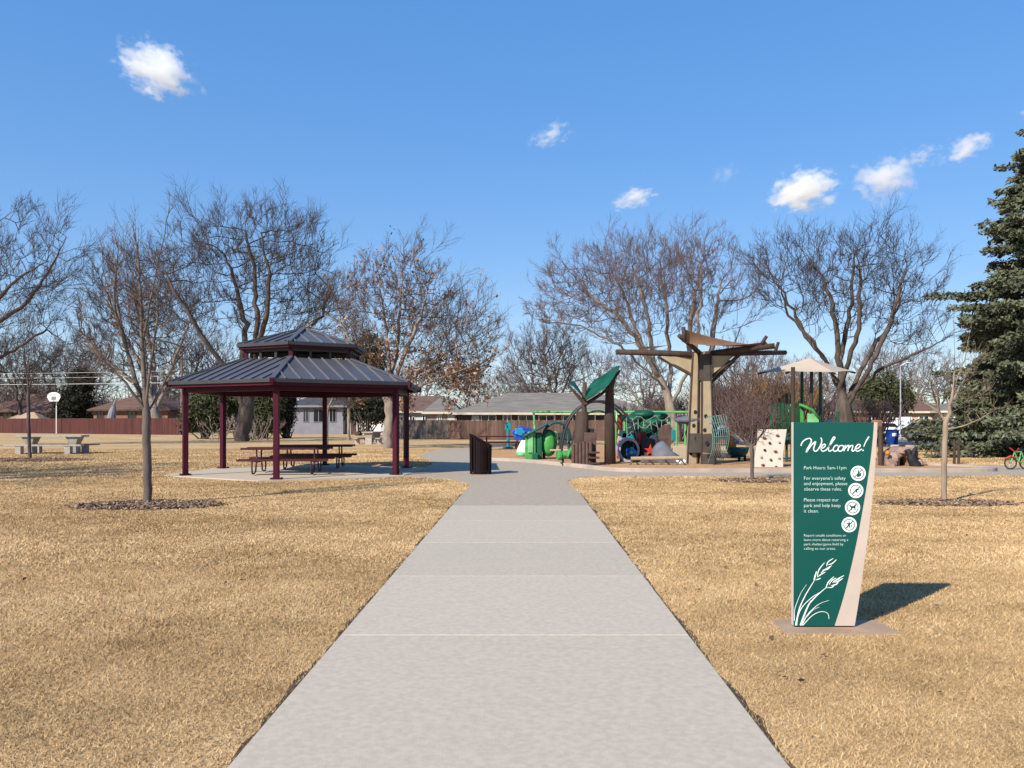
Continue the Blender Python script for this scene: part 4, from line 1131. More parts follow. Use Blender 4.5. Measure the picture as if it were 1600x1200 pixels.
for k in range(5):
    a = 2*PI*k/5; MB().ell((c.x+.12*math.cos(a), c.y, c.z+.12*math.sin(a)), (.1, .07, .1), 10, 7).build('petal', M['sky_blue'] if k < 2 else M['blue'], t, smooth=True)
MB().ell(tuple(c-Vector((0, .06, 0))), (.07, .06, .07), 10, 7).build('centre', M['mint'], t, smooth=True)
# red brown panel
d = 31.6
x0, x1 = sx(991, d), sx(1010, d)
t = thing('tree_bark_panel', ((x0+x1)/2, d, .06), 'dark red brown bark play panel with red window', 'play panel')
MB().slab([(x0, .05), (x1+.1, .05), (x1+.03, .7), (x1-.02, 1.18), (x0+.2, 1.22), (x0+.05, .8)], d-.08, d+.1).build('panel', M['red_brown'], t, bevel=.03)
MB().box(((x0+x1)/2-.05, d-.1, .9), (.08, .05, .45)).build('slot', M['red'], t, bevel=.01)
MB().box(((x0+x1)/2+.1, d-.1, .45), (.34, .05, .5)).build('lower_window', M['black'], t, bevel=.02)
# starfish
c = q(1016, 704, 30.6)
t = thing('starfish_panel', (c.x, c.y, .06), 'orange red starfish on a mossy brown stump', 'play panel')
st = []
for k in range(10):
    a = PI/2+PI*k/5; r = .26 if k % 2 == 0 else .1; st.append((c.x+r*math.cos(a), c.z+r*math.sin(a)))
MB().lathe((c.x, c.y+.35, .05), [(.34, 0), (.3, .5), (.24, .85), (.15, .9)], 14).build('stump', M['log'], t, smooth=True)
MB().slab(st[::-1], c.y-.08, c.y+.04).build('starfish', M['red'], t, bevel=.02)
c = q(1021, 688, 31)
MB().ell((c.x, c.y, c.z-.05), (.22, .16, .25), 12, 8, rg, .2).build('shell', M['canopy'], t, smooth=True)
# grey foot rock
d = 30.2
x0, x1 = sx(1019, d), sx(1070, d)
t = thing('climbing_rock', ((x0+x1)/2, d, .06), 'grey climbing rock shaped like a clawed foot', 'climbing rock')
prof = [(0, .5, .3), (.18, .72, .42), (.38, .84, .5), (.55, .72, .55), (.75, .45, .58), (1.0, .28, .5), (1.18, .1, .35)]
V = []; n = 14
for u, h, w in prof:
    for j in range(n):
        a = 2*PI*j/n; f = 1+.1*(rg.random()-.5); V.append((x0+u, d+w*math.cos(a)*f, max(.02, .05+h*math.sin(a)*f)))
k = len(prof)
MB().add(V, [(i*n+j, (i+1)*n+j, (i+1)*n+(j+1) % n, i*n+(j+1) % n) for i in range(k-1) for j in range(n)]+[tuple(range(n)), tuple((k-1)*n+j for j in range(n))[::-1]]).build('rock', M['grey_rock'], t, smooth=True)
for j in range(3): MB().tube([(x0+.82+j*.14, d-.5+.08*j, .16), (x0+.9+j*.15, d-.62+.05*j, .08), (x0+.95+j*.15, d-.66, .04)], [.055, .04, .01], 8).build('claw', M['white'], t, smooth=True)
MB().box((x0+.05, d-.1, .18), (1.0, .6, .26)).build('side_step', M['grey_rock'], t, bevel=.08)
# balance log
d = 28.6
a, b_ = q(986, 722, d), q(1068, 718, d)
t = thing('balance_log', (a.x, d, .06), 'pale balance log on low brackets in front of the climbing rock', 'balance beam')
MB().tube([(a.x, d, .28), (b_.x, d+.1, .3)], .07, 10).build('log', M['tower_tan'], t)
for u in (.06, .35, .65, .95): 
    p = a.lerp(b_, u); MB().tube([(p.x-.18, d+.02, .04), (p.x, d+.02, .24), (p.x+.18, d+.02, .04)], .03, 6).build('bracket', M['dark_metal'], t)
# tree tower
d = 29.5
t = thing('tree_tower', (sx(1095, d), d, .06), 'tall tan tree shaped climbing tower with log branches and brown sail', 'climbing tower')
zt = sz(552, d)
def col_face(pl, pr, tl, tr, y, name):
    a, b_, c_, e_ = sx(pl, d), sx(pr, d), sx(tr, d), sx(tl, d)
    o = MB().slab([(a, .05), (b_, .05), (c_, zt), (e_, zt)], y-.16, y+.16).build(name, M['tower_tan'], t, bevel=.02)
    for p0, p1 in ((a, e_), (b_, c_)): MB().bar((p0, y-.15, .05), (p1, y-.15, zt), .045, .07, up=(0, 1, 0)).build('edge_strip', M['log'], o)
    return o
col_face(1072.5, 1087.5, 1081, 1090, d, 'trunk_panel')
col_face(1092, 1111, 1093, 1105, d-.25, 'trunk_panel')
MB().slab([(sx(1086, d), .05), (sx(1095, d), .05), (sx(1095, d), zt), (sx(1089, d), zt)], d-.05, d+.3).build('trunk_core', M['tower_dark'], t)
MB().slab([(sx(1108, d), .05), (sx(1119, d), .05), (sx(1108.5, d), zt), (sx(1104, d), zt)], d-.12, d+.4).build('side_panel', M['log'], t)
MB().box((sx(1099.5, d), d-.27, sz(575, d)), (.40, .33, .95)).build('upper_band', M['tower_dark'], t)
a_, b2 = sx(1073.5, d), sx(1114, d)
MB().add([(a_, d-.36, sz(707, d)), (b2, d-.46, sz(707, d)), (b2-.05, d-.46, sz(677, d)), (a_+.07, d-.36, sz(677, d)), (a_, d+.2, sz(707, d)), (b2, d+.2, sz(707, d)), (b2-.05, d+.2, sz(677, d)), (a_+.07, d+.2, sz(677, d))],
   [(0,1,2,3),(7,6,5,4),(0,4,5,1),(1,5,6,2),(2,6,7,3),(3,7,4,0)]).build('bark_band', M['tower_dark'], t, bevel=.02)
MB().slab([(sx(1093, d), .05), (sx(1110.5, d), .05), (sx(1110, d), sz(708, d)), (sx(1093, d), sz(708, d))], d-.44, d-.40).build('base_panel', M['tower_dark'], t)
for px, py, yo in ((1085, 644, -.16), (1098.5, 650.5, -.41), (1082.5, 665, -.16), (1097, 672, -.41), (1078, 708, -.16), (1084, 685, -.37), (1100, 692, -.47), (1103, 712, -.45)):
    c = q(px, py, d); mb = MB(); mb.slab([(c.x+.062*math.cos(2*PI*k/16), c.z+.075*math.sin(2*PI*k/16)) for k in range(16)][::-1], d+yo-.012, d+yo+.01); mb.build('hand_hole', M['black'], t)
hub = Vector((sx(1096, d), d-.05, sz(555, d)))
def limb(px, py, dy, r0, r1, name='branch_log', start=None):
    e = q(px, py, d); e.y = d+dy; a = start or hub
    MB().tube([tuple(a), tuple(a.lerp(e, .5)+Vector((0, 0, .02))), tuple(e)], [r0, (r0+r1)/2, r1], 9).build(name, M['log'], t, smooth=True)
    return e
e1 = limb(965, 548, .5, .12, .1); e2 = limb(1198, 544, -.9, .12, .1); e3 = limb(1259, 543, 2.2, .10, .09); e4 = limb(1049, 531, -1.4, .09, .08); e5 = limb(1130, 548, 3.2, .1, .08)
limb(1055, 518, -1.4, .08, .07, 'post_stub', Vector((e4.x+.2, d-1.3, e4.z-.2)))
s1 = q(1180, 541, d); s1.y = d-.8; limb(1187, 529, -.8, .07, .06, 'post_stub', s1)
s2 = q(1240, 544, d); s2.y = d+2.1; limb(1246, 526, 2.1, .07, .06, 'post_stub', s2)
for px, py, dy, px2, py2 in ((1030, 556, .25, 1090, 592), (1150, 556, -.5, 1103, 595), (1160, 560, 1.1, 1108, 600)):
    a, b_ = q(px, py, d), q(px2, py2, d); a.y = d+dy; b_.y = d-.1
    MB().tube([tuple(a), tuple(b_)], .06, 8).build('brace', M['log'], t)
def web(P, y, m_): 
    P = [q(a, b, d) for a, b in P]; o = MB().slab([(p.x, p.z) for p in P], y-.03, y+.03).build('brace_panel', m_, t); return o
web([(1032, 557), (1088, 591), (1089, 557)], d+.1, M['tower_tan'])
web([(1104, 557), (1104, 590), (1124, 574), (1143, 557)], d-.3, M['tower_tan'])
web([(1110, 558), (1110, 598), (1155, 561)], d+.7, M['log'])
# sail
A, B_, Cc, D_ = q(1056, 521, d), q(1230, 533, d), q(1186, 537, d), q(1008, 539, d)
A.y, B_.y, Cc.y, D_.y = d-1.4, d+2.0, d-.8, d+1.6
def sail(P, m_, sag, name):
    V = []; n = 12
    for i in range(n+1):
        for j in range(n+1):
            u, v = i/n, j/n
            p = P[0]*(1-u)*(1-v)+P[1]*u*(1-v)+P[2]*u*v+P[3]*(1-u)*v
            cc = 1-.25*math.sin(PI*u)*abs(2*v-1)**2
            V.append((p.x, p.y, p.z-sag*math.sin(PI*u)**.8*(.55+.45*math.sin(PI*v))))
    return MB().add(V, [(i*(n+1)+j, (i+1)*(n+1)+j, (i+1)*(n+1)+j+1, i*(n+1)+j+1) for i in range(n) for j in range(n)]).build(name, m_, t, smooth=True)
A2 = A.copy(); A2.z -= .5
sail([A, B_, Cc, q(1060, 541, d)-Vector((0, 1.2, 0))], M['sail'], .2, 'shade_sail')
w0 = q(1052, 537, d); w0.y = d+.3
sail([q(1008, 536, d)+Vector((0, 1.4, 0)), w0, w0+Vector((0, .8, .05)), q(1012, 538, d)+Vector((0, 2.2, 0))], M['canopy'], .05, 'pale_sail')
MB().tube([tuple(B_), (q(1223, 531, d).x, d+2, q(1223, 531, d).z)], .012, 5).build('sail_cable', M['dark_metal'], t)
# grey roofed play stand
d = 30.6
t = thing('play_stand', (sx(1073, d), d, .06), 'play stand with grey slab roof and green frame left of the tree tower', 'play stand')
c0, c1_ = q(1048, 658, d), q(1098, 655, d)
MB().ell(((c0.x+c1_.x)/2, d-.8, (c0.z+c1_.z)/2), ((c1_.x-c0.x)/2, .5, .16), 22, 10, rg, .12).build('slab_roof', M['grey_rock'], t, smooth=True)
for px in (1057, 1071):
    c = q(px, 700, d); MB().tube([(c.x, d, .05), (c.x, d, sz(658, d))], .045, 8).build('frame_post', M['swing_green'], t)
c = q(1064, 712, d); MB().box((c.x, d, .42), (.62, .1, .5)).build('low_panel', M['canopy'], t, bevel=.02)
c = q(1042, 681, d); MB().slab([(c.x+.3*math.cos(2*PI*k/20), c.z+.42*math.sin(2*PI*k/20)) for k in range(20)][::-1], d+.1, d+.2).build('round_panel', M['log_pale'], t)
c = q(1052, 680, d); MB().box((c.x, d, c.z), (.14, .08, .42)).build('teal_panel', M['teal'], t, bevel=.02)
# rope net climber
d = 29.3
t = thing('rope_net_climber', (sx(1135, d), d, .06), 'green rope net climber hung from the right side of the tree tower', 'climber')
topc = q(1113, 655, d)
for px, py, dy in ((1118, 729, -.3), (1180, 700, .4)):
    c = q(px, py, d)
mb = MB()
n, k = 8, 7
def netp(u, v):
    a = q(1096, 652, d)*(1-u)+q(1128, 648, d)*u; b_ = q(1098, 722, d)*(1-u)+q(1120, 726, d)*u
    p = a*(1-v)+b_*v; p.y = d-.75-.35*math.sin(PI*v)+.25*u; p.x += .12*math.sin(PI*v); p.z = max(.06, p.z); return tuple(p)
for i in range(n+1): mb.tube([netp(i/n, j/10) for j in range(11)], .013, 4)
for j in range(k+1): mb.tube([netp(i/10, j/k) for i in range(11)], .013, 4)
mb.build('front_net', M['rope'], t)
mb = MB()
def netq(u, v):
    a = q(1098, 640, d)*(1-u)+q(1122, 650, d)*u; b_ = q(1130, 652, d)*(1-u)+q(1190, 716, d)*u
    a = q(1105+20*u, 650, d); b_ = q(1128+64*u, 655+50*u, d)
    p = a*(1-v)+b_*v; p.y = d-.2+.9*v+.3*u; p.z -= .2*math.sin(PI*v); return tuple(p)
for i in range(5): mb.tube([netq(i/4, j/8) for j in range(9)], .013, 4)
for j in range(5): mb.tube([netq(i/8, j/4) for i in range(9)], .013, 4)
mb.build('side_net', M['rope_pale'], t)
for (a, b_) in (((1113, 730), (1125, 648)), ((1182, 728), (1178, 700))):
    p0, p1 = q(*a, d), q(*b_, d); MB().tube([(p0.x, d+.3, .03), (p1.x, d+.2, p1.z)], .05, 8).build('post', M['dark_green'], t)
# seat spinner
d = 31.5
t = thing('spinner_seat', (sx(1152, d), d, .06), 'orange and teal spinner seat on two dark legs', 'spinner')
c = q(1142, 694, d)
MB().ell((c.x, d, c.z), (.2, .16, .42), 14, 10, rg, .15).build('orange_back', M['orange'], t, smooth=True)
MB().ell((c.x+.02, d, c.z+.48), (.15, .13, .14), 12, 8).build('orange_top', M['orange'], t, smooth=True)
c = q(1149, 688, d); MB().box((c.x, d-.12, c.z), (.22, .16, .2), ry=.3).build('blue_grip', M['sky_blue'], t, bevel=.03)
c = q(1152, 706, d); MB().lathe((c.x, d-.1, c.z-.2), [(.22, 0), (.36, .16), (.42, .38), (.38, .38), (.3, .18)], 18).build('bucket', M['dark_teal'], t, smooth=True)
for px in (1155, 1164):
    c = q(px, 715, d); MB().tube([(c.x, d, .02), (c.x, d, .45)], .05, 8).build('leg', M['black'], t)
d = 34
c = q(1128, 690, d)
t = thing('red_panel_hut', (c.x, d, .06), 'dark red gabled hut panel behind the rope net', 'playhouse')
MB().slab([(c.x-.5, .05), (c.x+.55, .05), (c.x+.55, .8), (c.x+.1, 1.35), (c.x-.5, .8)], d, d+.5).build('body', M['red_brown'], t)
for s in (-1, 1): MB().bar((c.x+.08, d+.2, 1.4), (c.x+.08+s*.75, d+.2, .75), .9, .06).build('roof_slope', M['lilac'], t)
MB().box((c.x+.15, d-.02, .3), (.4, .05, .5)).build('doorway', M['canopy'], t)
# climbing wall
d = 27.3
t = thing('climbing_wall', (sx(1206, d), d, .06), 'leaning cream climbing wall with red brown and black holds', 'climbing wall')
poly = [(1180, 734), (1181, 716), (1187, 690), (1189, 671), (1234, 671), (1230, 690), (1225, 712), (1224, 734)]
P = [(sx(a, d), sz(b, d)) for a, b in poly]
def ly(z): return d+.28*(z/1.3)
n = len(P)
V = [(x, ly(z), max(.03, z)) for x, z in P]+[(x, ly(z)+.12, max(.03, z)) for x, z in P]
MB().add(V, [tuple(range(n)), tuple(range(n, 2*n))[::-1]]+[((i+1) % n, i, n+i, n+(i+1) % n) for i in range(n)]).build('wall_panel', M['wall_cream'], t, bevel=.015)
for px, py, m_ in ((1218, 680.5, 'hold_red'), (1197, 684.5, 'hold_red'), (1205, 692.5, 'black'), (1220, 691, 'lilac'), (1196.5, 703.5, 'black'), (1213, 705.5, 'hold_red'), (1205, 718.5, 'log_pale'), (1218, 715.5, 'canopy'), (1192, 726.5, 'hold_red'), (1212.5, 729.5, 'black'), (1190, 714, 'canopy')):
    c = q(px, py, d); MB().ell((c.x, ly(c.z)-.03, c.z), (.062 if m_ == 'hold_red' else .045, .05, .042), 10, 7, rg, .35).build('hold', M[m_], t, smooth=True)
# play deck with canopy
d = 30.5
t = thing('shade_canopy', (sx(1262, d), d, .06), 'pale beige four sided shade canopy on slim dark posts', 'shade')
ap = q(1265, 559, d); zc = sz(582, d)
cr = [Vector((ap.x-2.05, d-.4, zc-.02)), Vector((ap.x+.2, d-1.9, zc-.1)), Vector((ap.x+1.85, d+.3, zc+.05)), Vector((ap.x-.25, d+1.9, zc+.12))]
V = []; n = 10; Fc = []
for s in range(4):
    a, b_ = cr[s], cr[(s+1) % 4]; o0 = len(V)
    for i in range(n+1):
        u = i/n
        for j in range(n+1):
            v = j/n; e = a.lerp(b_, v); e = e+(ap-e)*.0
            inn = 1-.06*math.sin(PI*v)
            p = ap+(Vector((e.x, e.y, e.z))-ap)*u*(inn if u > 0 else 1)
            p.z = ap.z+(e.z-ap.z)*(1-(1-u)**1.12)+.03*math.sin(PI*v)*u
            V.append(p)
    Fc += [(o0+i*(n+1)+j, o0+(i+1)*(n+1)+j, o0+(i+1)*(n+1)+j+1, o0+i*(n+1)+j+1) for i in range(n) for j in range(n)]
MB().add(V, Fc).build('canopy_cloth', M['canopy'], t, smooth=True)
for c in cr: MB().tube([tuple(ap-Vector((0, 0, .06))), tuple(ap.lerp(c, .55)-Vector((0, 0, .12))), tuple(c-Vector((0, 0, .05)))], .035, 6).build('hip_arm', M['dark_metal'], t)
for px, dd, m_ in ((1239, d-1.2, 'log'), (1253, d+.9, 'dark_green'), (1268, d-.3, 'dark_metal'), (1282, d+.6, 'dark_green')):
    x = sx(px, dd); MB().tube([(x, dd, .03), (x, dd, sz(582, d)+.12)], .075 if px == 1239 else .06, 10).build('post', M[m_], t)
# play deck
t = thing('play_deck', (sx(1255, d), d, .06), 'bright green play deck with panels under the beige canopy', 'play deck')
MB().box((sx(1262, d), d, .95), (2.2, 1.9, .1)).build('deck', M['dark_green'], t, bevel=.02)
for px, py, w, h, m_, y in ((1247, 650, .42, .62, 'lime', d-.9), (1271, 656, .42, .5, 'mint', d-.95)):
    c = q(px, py, y); MB().slab([(c.x-w/2, c.z-h/2), (c.x+w/2, c.z-h/2), (c.x+w/2, c.z+h*.25), (c.x+w*.15, c.z+h*.5), (c.x-w*.2, c.z+h*.42), (c.x-w/2, c.z+h*.5)][::1], y, y+.06).build('deck_panel', M[m_], t, bevel=.02)
c = q(1258, 646, d-.9); MB().tube([(c.x-.55, d-.92, c.z+.28), (c.x-.15, d-.92, c.z+.3), (c.x+.25, d-.92, c.z+.12), (c.x+.5, d-.92, c.z-.2)], .06, 8).build('rail', M['lime'], t, smooth=True)
for px in (1206, 1218, 1229, 1237):
    c = q(px, 650, d+.3); MB().tube([(c.x, d+.3, .03), (c.x, d+.3, sz(622, d)+.2*(px % 2))], .05, 8).build('deck_post', M['dark_green'], t)
for px, py, w, h in ((1212, 648, .45, .9), (1230, 640, .35, 1.1), (1222, 660, .5, .35)):
    c = q(px, py, d+.3); mb = MB()
    for k in range(5): mb.bar((c.x-w/2+w*k/4, d+.25, c.z-h/2), (c.x-w/2+w*k/4, d+.25, c.z+h/2), .03)
    for z in (-h/2, 0, h/2): mb.bar((c.x-w/2, d+.25, c.z+z), (c.x+w/2, d+.25, c.z+z), .035)
    mb.build('railing', M['green'], t)
c = q(1298, 664, d+1); MB().ell((c.x, d+1, c.z-.1), (.34, .34, .34), 16, 10).build('dome', M['canopy'], t, smooth=True)
c = q(1309, 660, d); MB().tube([(c.x, d, .03), (c.x, d, sz(643, d))], .06, 8).build('deck_post', M['dark_green'], t)
MB().bar((sx(1300, d), d-.5, .3), (sx(1270, d), d-.6, .95), .7, .08).build('ramp', M['lime'], t, bevel=.02)
# boulder arch
d = 28.3
t = thing('boulder_arch', (sx(1405, d), d, .06), 'pink tan artificial boulder with two dark cave holes right of the sign', 'climbing rock')
out = [(1377,736),(1378,718),(1383,707),(1391,705),(1398,700),(1407,697),(1416,700),(1424,712),(1431,736),(1411,736),(1411,722),(1408,714),(1403,711),(1398,715),(1397,736)]
bo = MB().slab([(sx(a, d), max(.02, sz(b_, d))) for a, b_ in out][::-1], d-.45, d+.5).build('rock_arch', M['pink_rock'], t, bevel=.09)
for px, py, rx, rz, ry, yo in ((1382, 724, .18, .3, .3, -.4), (1388, 714, .2, .2, .3, -.35), (1403, 704, .22, .13, .3, -.3), (1416, 709, .2, .2, .3, -.35), (1426, 727, .18, .25, .35, -.3), (1440, 732, .12, .1, .2, -.1)):
    c = q(px, py, d); MB().ell((c.x, d+yo, max(.12, c.z)), (rx, ry, rz), 9, 6, rg, .35, zmin=.02).build('rock_lump', M['pink_rock'], t, bevel=.02)
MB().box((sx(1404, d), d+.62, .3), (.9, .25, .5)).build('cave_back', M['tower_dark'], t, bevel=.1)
c = q(1387, 707, d-.68); MB().lathe((c.x, c.y, c.z-.1), [(.04, 0), (.08, .05), (.09, .1), (.05, .16), (.01, .17)], 10).build('yellow_bump', M['orange'], t, smooth=True)
c = q(1376, 705, d-.2)
MB().tube([(c.x, d-.2, .03), (c.x, d-.2, sz(666, d))], .08, 10).build('dark_post', M['log'], t)
MB().box((sx(1380, d), d+.5, sz(664, d)), (.3, .3, .35)).build('top_block', M['brick'], t, bevel=.05)
# dark root sculpture
t = thing('root_climber', (sx(1428, d), d-.6, .06), 'black twisted root shaped climber at the right end of the boulder', 'climber')
y = d-.6
for L, r in (([(1434, 733), (1427, 722), (1422, 712), (1419, 702)], [.2, .16, .1, .05]), ([(1424, 716), (1428, 706), (1432, 700)], [.1, .08, .04]), ([(1427, 709), (1431, 713), (1433, 708), (1430, 703)], [.05, .05, .04, .02]), ([(1423, 710), (1417, 706), (1414, 703)], [.07, .05, .02]), ([(1428, 728), (1424, 733)], [.12, .1])):
    MB().tube(smooth_open([tuple(q(a, b, y)) for a, b in L], 3), [r[min(int(i/3), len(r)-1)] for i in range((len(L)-1)*3+1)], 8).build('root', M['black'], t, smooth=True)
# small hitching frame (stakes) by the pale tree
d = 30.2
t = thing('rail_posts', (sx(1497, d), d, 0), 'pair of short brown posts with a rail behind the pale young tree', 'post rail')
for px in (1491, 1498): 
    x = sx(px, d); MB().tube([(x, d, 0), (x, d, .92)], .05, 8).build('post', M['log'], t)
MB().bar((sx(1486, d), d, .8), (sx(1503, d), d, .78), .05, .09).build('rail', M['log'], t)

# ------------------------------------------------------------------ bicycle at the right edge
d = 26.6
t = thing('bicycle', (sx(1588, d), d, .026), 'green and red child bicycle parked at the far right path', 'bicycle')
ca, cb = Vector((sx(1579, d), d, .23)), Vector((sx(1606, d), d+.12, .23))
for c in (ca, cb):
    mb = MB(); mb.tube([(c.x+.19*math.cos(2*PI*k/24), c.y, c.z+.19*math.sin(2*PI*k/24)) for k in range(25)], .022, 8)
    w = mb.build('wheel', M['black'], t, smooth=True)
    mb = MB()
    for k in range(10): mb.tube([tuple(c), (c.x+.19*math.cos(2*PI*k/10), c.y, c.z+.19*math.sin(2*PI*k/10))], .004, 4)
    mb.tube([(c.x, c.y-.05, c.z), (c.x, c.y+.05, c.z)], .025, 8)
    mb.build('spokes', M['chrome'], w)
hd = Vector((ca.x+.13, d, .58)); bb = Vector((ca.x+.3, d+.05, .26)); st_ = Vector((ca.x+.4, d+.08, .6))
mb = MB()
for a, b_ in ((ca, hd), (hd, bb), (bb, st_), (st_, hd), (bb, cb), (st_, cb)): mb.tube([tuple(a), tuple(b_)], .02, 8)
mb.build('frame', M['swing_green'], t)
MB().tube([(hd.x-.02, d-.24, .72), (hd.x+.02, d-.1, .64), (hd.x, d, .6), (hd.x+.02, d+.1, .64), (hd.x-.02, d+.24, .72)], .016, 8).build('handlebar', M['red'], t, smooth=True)
MB().ell((st_.x, st_.y, .66), (.12, .06, .035), 12, 7).build('saddle', M['black'], t, smooth=True)
MB().tube([(ca.x-.16, d, .37), (ca.x, d, .46), (ca.x+.17, d, .38)], .03, 6).build('mudguard', M['red'], t, smooth=True)
MB().tube([(bb.x, bb.y-.14, .2), (bb.x, bb.y+.14, .32)], .016, 6).build('pedal_crank', M['dark_metal'], t)

# ================================================================== TREES
# tall bare cottonwood behind the shelter
D0 = 63.5; p = lp(380, D0); e = le(380, D0)
bare_tree('bare_tree', 'tallest bare tree, wide dark crown rising behind the shelter roof', 'tree', 3, (sx(380, D0), D0),
  [[p(380, 690), p(381, 668), p(385, 640), p(388, 618)],
   [p(385, 640), p(366, 590, -1), p(345, 553, -1.5), p(325, 520, -2), p(302, 470, -3), p(275, 420, -3)],
   [p(388, 618), p(372, 590, 2), p(366, 555, 2), p(365, 500, 3), p(350, 440, 3), p(338, 390, 2)],
   [p(388, 618), p(395, 560), p(408, 500, -1), p(402, 420, -1), p(398, 360, -2)],
   [p(395, 560), p(428, 505, -2), p(440, 440, -3), p(425, 380, -3)],
   [p(388, 618), p(410, 570, 3), p(440, 525, 4), p(480, 480, 5), p(500, 440, 4)],
   [p(385, 630), p(440, 555, -3), p(490, 520, -4), p(530, 500, -4)]],
  [e(400, 437, 122, 100, 5.4), e(300, 445, 55, 84, 3.4), e(480, 482, 62, 68, 3.4)], 1900, .55, 4.0, 1.0, .60, .021, M['bark'], M['twig'], split=.06, jit=.14, trop=.14, updir=.8, spray=(2.0, .023, .75, 2), low=4)
# leafy oak right of the shelter
D0 = 48; p = lp(610, D0); e = le(610, D0)
def oak_leaf(pt, r):
    z = pt[2]; x = pt[0]
    pr = .06+.94*max(0, 1-(z-1.5)/4.6) if z < 6.6 else .03
    return r.random() < min(pr, .85)*.55
bare_tree('oak_tree', 'rounded tree keeping dry brown leaves on its low branches right of shelter', 'tree', 8, (sx(608, D0), D0),
  [[p(608, 702), p(609, 670), p(611, 630), p(612, 600)],
   [p(612, 600), p(608, 540), p(600, 480), p(592, 420)], [p(612, 600), p(620, 540, 1), p(622, 480, 1), p(630, 400, 1)],
   [p(612, 605), p(640, 550, -1), p(665, 500, -1.5), p(680, 440, -2)], [p(612, 620), p(660, 575, 1), p(710, 540, 1.5), p(755, 520, 1.5)],
   [p(611, 625), p(570, 570, -1), p(545, 510, -1.5), p(530, 460, -1.5)], [p(611, 635), p(670, 600, -1), p(730, 580, -2), p(775, 565, -2)],
   [p(611, 635), p(585, 610, 1.5), p(560, 590, 2.2)], [p(611, 628), p(640, 610, -2), p(660, 605, -3)]],
  [e(622, 497, 94, 92, 3.5), e(695, 545, 70, 60, 3), e(562, 560, 36, 50, 2.5), e(688, 595, 58, 24, 2.6)], 1900, .4, 2.8, .68, .31, .015, M['bark_pale'], M['twig_brown'], split=.04, jit=.1, trop=.12, updir=.6, spray=(1.4, .0165, .9, 2), low=1.6,
  leafy=(oak_leaf, 3, .19))
# wide multi stem tree in the middle
D0 = 58; p = lp(1055, D0); e = le(1055, D0)
LM = [[p(1055, 690), p(1052, 655), p(1045, 625), p(1030, 590)],
   [p(1030, 590), p(1000, 545, -1), p(960, 500, -2), p(920, 470, -2), p(880, 430, -3)], [p(1030, 590), p(1012, 540, 2), p(985, 470, 2), p(965, 420, 2)],
   [p(1045, 625), p(1020, 560), p(1005, 480, -1), p(980, 400, -1)], [p(1048, 640), p(1055, 560, 2), p(1048, 470, 2), p(1040, 400, 2)],
   [p(1045, 612), p(960, 545, -3), p(900, 520, -4), p(835, 510, -4)], [p(1050, 630), p(1080, 560, -1), p(1090, 480, -1), p(1085, 420, -2)]]
bare_tree('bare_tree', 'broad bare tree with pinkish fine twigs behind the tree tower', 'tree', 21, (sx(1055, D0), D0), LM,
  [e(988, 468, 112, 80, 5), e(885, 480, 50, 56, 3.2), e(1058, 442, 74, 60, 4)], 1900, .5, 3.6, 1.0, .42, .02, M['bark_pale'], M['twig_red'], split=.055, jit=.1, trop=.15, updir=1.0, spray=(1.95, .0205, .85, 2), low=4)
D0 = 62; p = lp(1098, D0); e = le(1098, D0)
bare_tree('bare_tree', 'upright bare tree with two pale trunks right behind the tree tower column', 'tree', 22, (sx(1098, D0), D0),
  [[p(1095, 690), p(1092, 640), p(1085, 590), p(1075, 540)], [p(1095, 688), p(1106, 640, 1), p(1120, 590, 1), p(1150, 540, 1)],
   [p(1075, 540), p(1085, 470), p(1095, 410)], [p(1106, 620), p(1115, 520), p(1125, 440)]],
  [e(1110, 458, 58, 84, 3.2), e(1160, 478, 34, 52, 2.4)], 850, .5, 3.6, 1.0, .36, .02, M['bark_pale'], M['twig_red'], split=.055, jit=.1, trop=.18, updir=1.1, spray=(1.9, .0205, .85, 2), low=4)
# right multi stem tree
D0 = 47; p = lp(1322, D0); e = le(1322, D0)
bare_tree('bare_tree', 'dark bare tree fanning out from a thick multi stem trunk behind the sign', 'tree', 31, (sx(1322, D0), D0),
  [[p(1322, 700), p(1322, 660), p(1318, 630), p(1312, 600)],
   [p(1312, 600), p(1285, 575, -1), p(1250, 540, -2), p(1215, 500, -2), p(1190, 460, -3), p(1160, 440, -3)],
   [p(1312, 610), p(1300, 560, 1), p(1272, 520, 1.5), p(1252, 480, 1.5), p(1232, 430, 2), p(1205, 400, 2)],
   [p(1318, 630), p(1310, 560), p(1305, 500), p(1290, 440), p(1260, 400)], [p(1320, 640), p(1330, 560, 1.5), p(1345, 480, 1.5), p(1345, 400, 1)],
   [p(1320, 640), p(1345, 570, -1.5), p(1370, 500, -2), p(1390, 420, -2)], [p(1320, 635), p(1365, 560, 1), p(1410, 500, 1.5), p(1440, 440, 2)],
   [p(1320, 625), p(1370, 575, -1), p(1410, 555, -2), p(1450, 535, -2)], [p(1312, 610), p(1318, 520, -2), p(1322, 420, -2)]],
  [e(1340, 455, 96, 82, 4.2), e(1220, 450, 46, 54, 2.5), e(1414, 500, 42, 68, 3), e(1300, 435, 50, 50, 3.4)], 1400, .45, 3.0, .85, .52, .018, M['bark'], M['twig'], split=.05, jit=.2, trop=.14, updir=.8, spray=(1.4, .018, .75, 2), low=3.5)
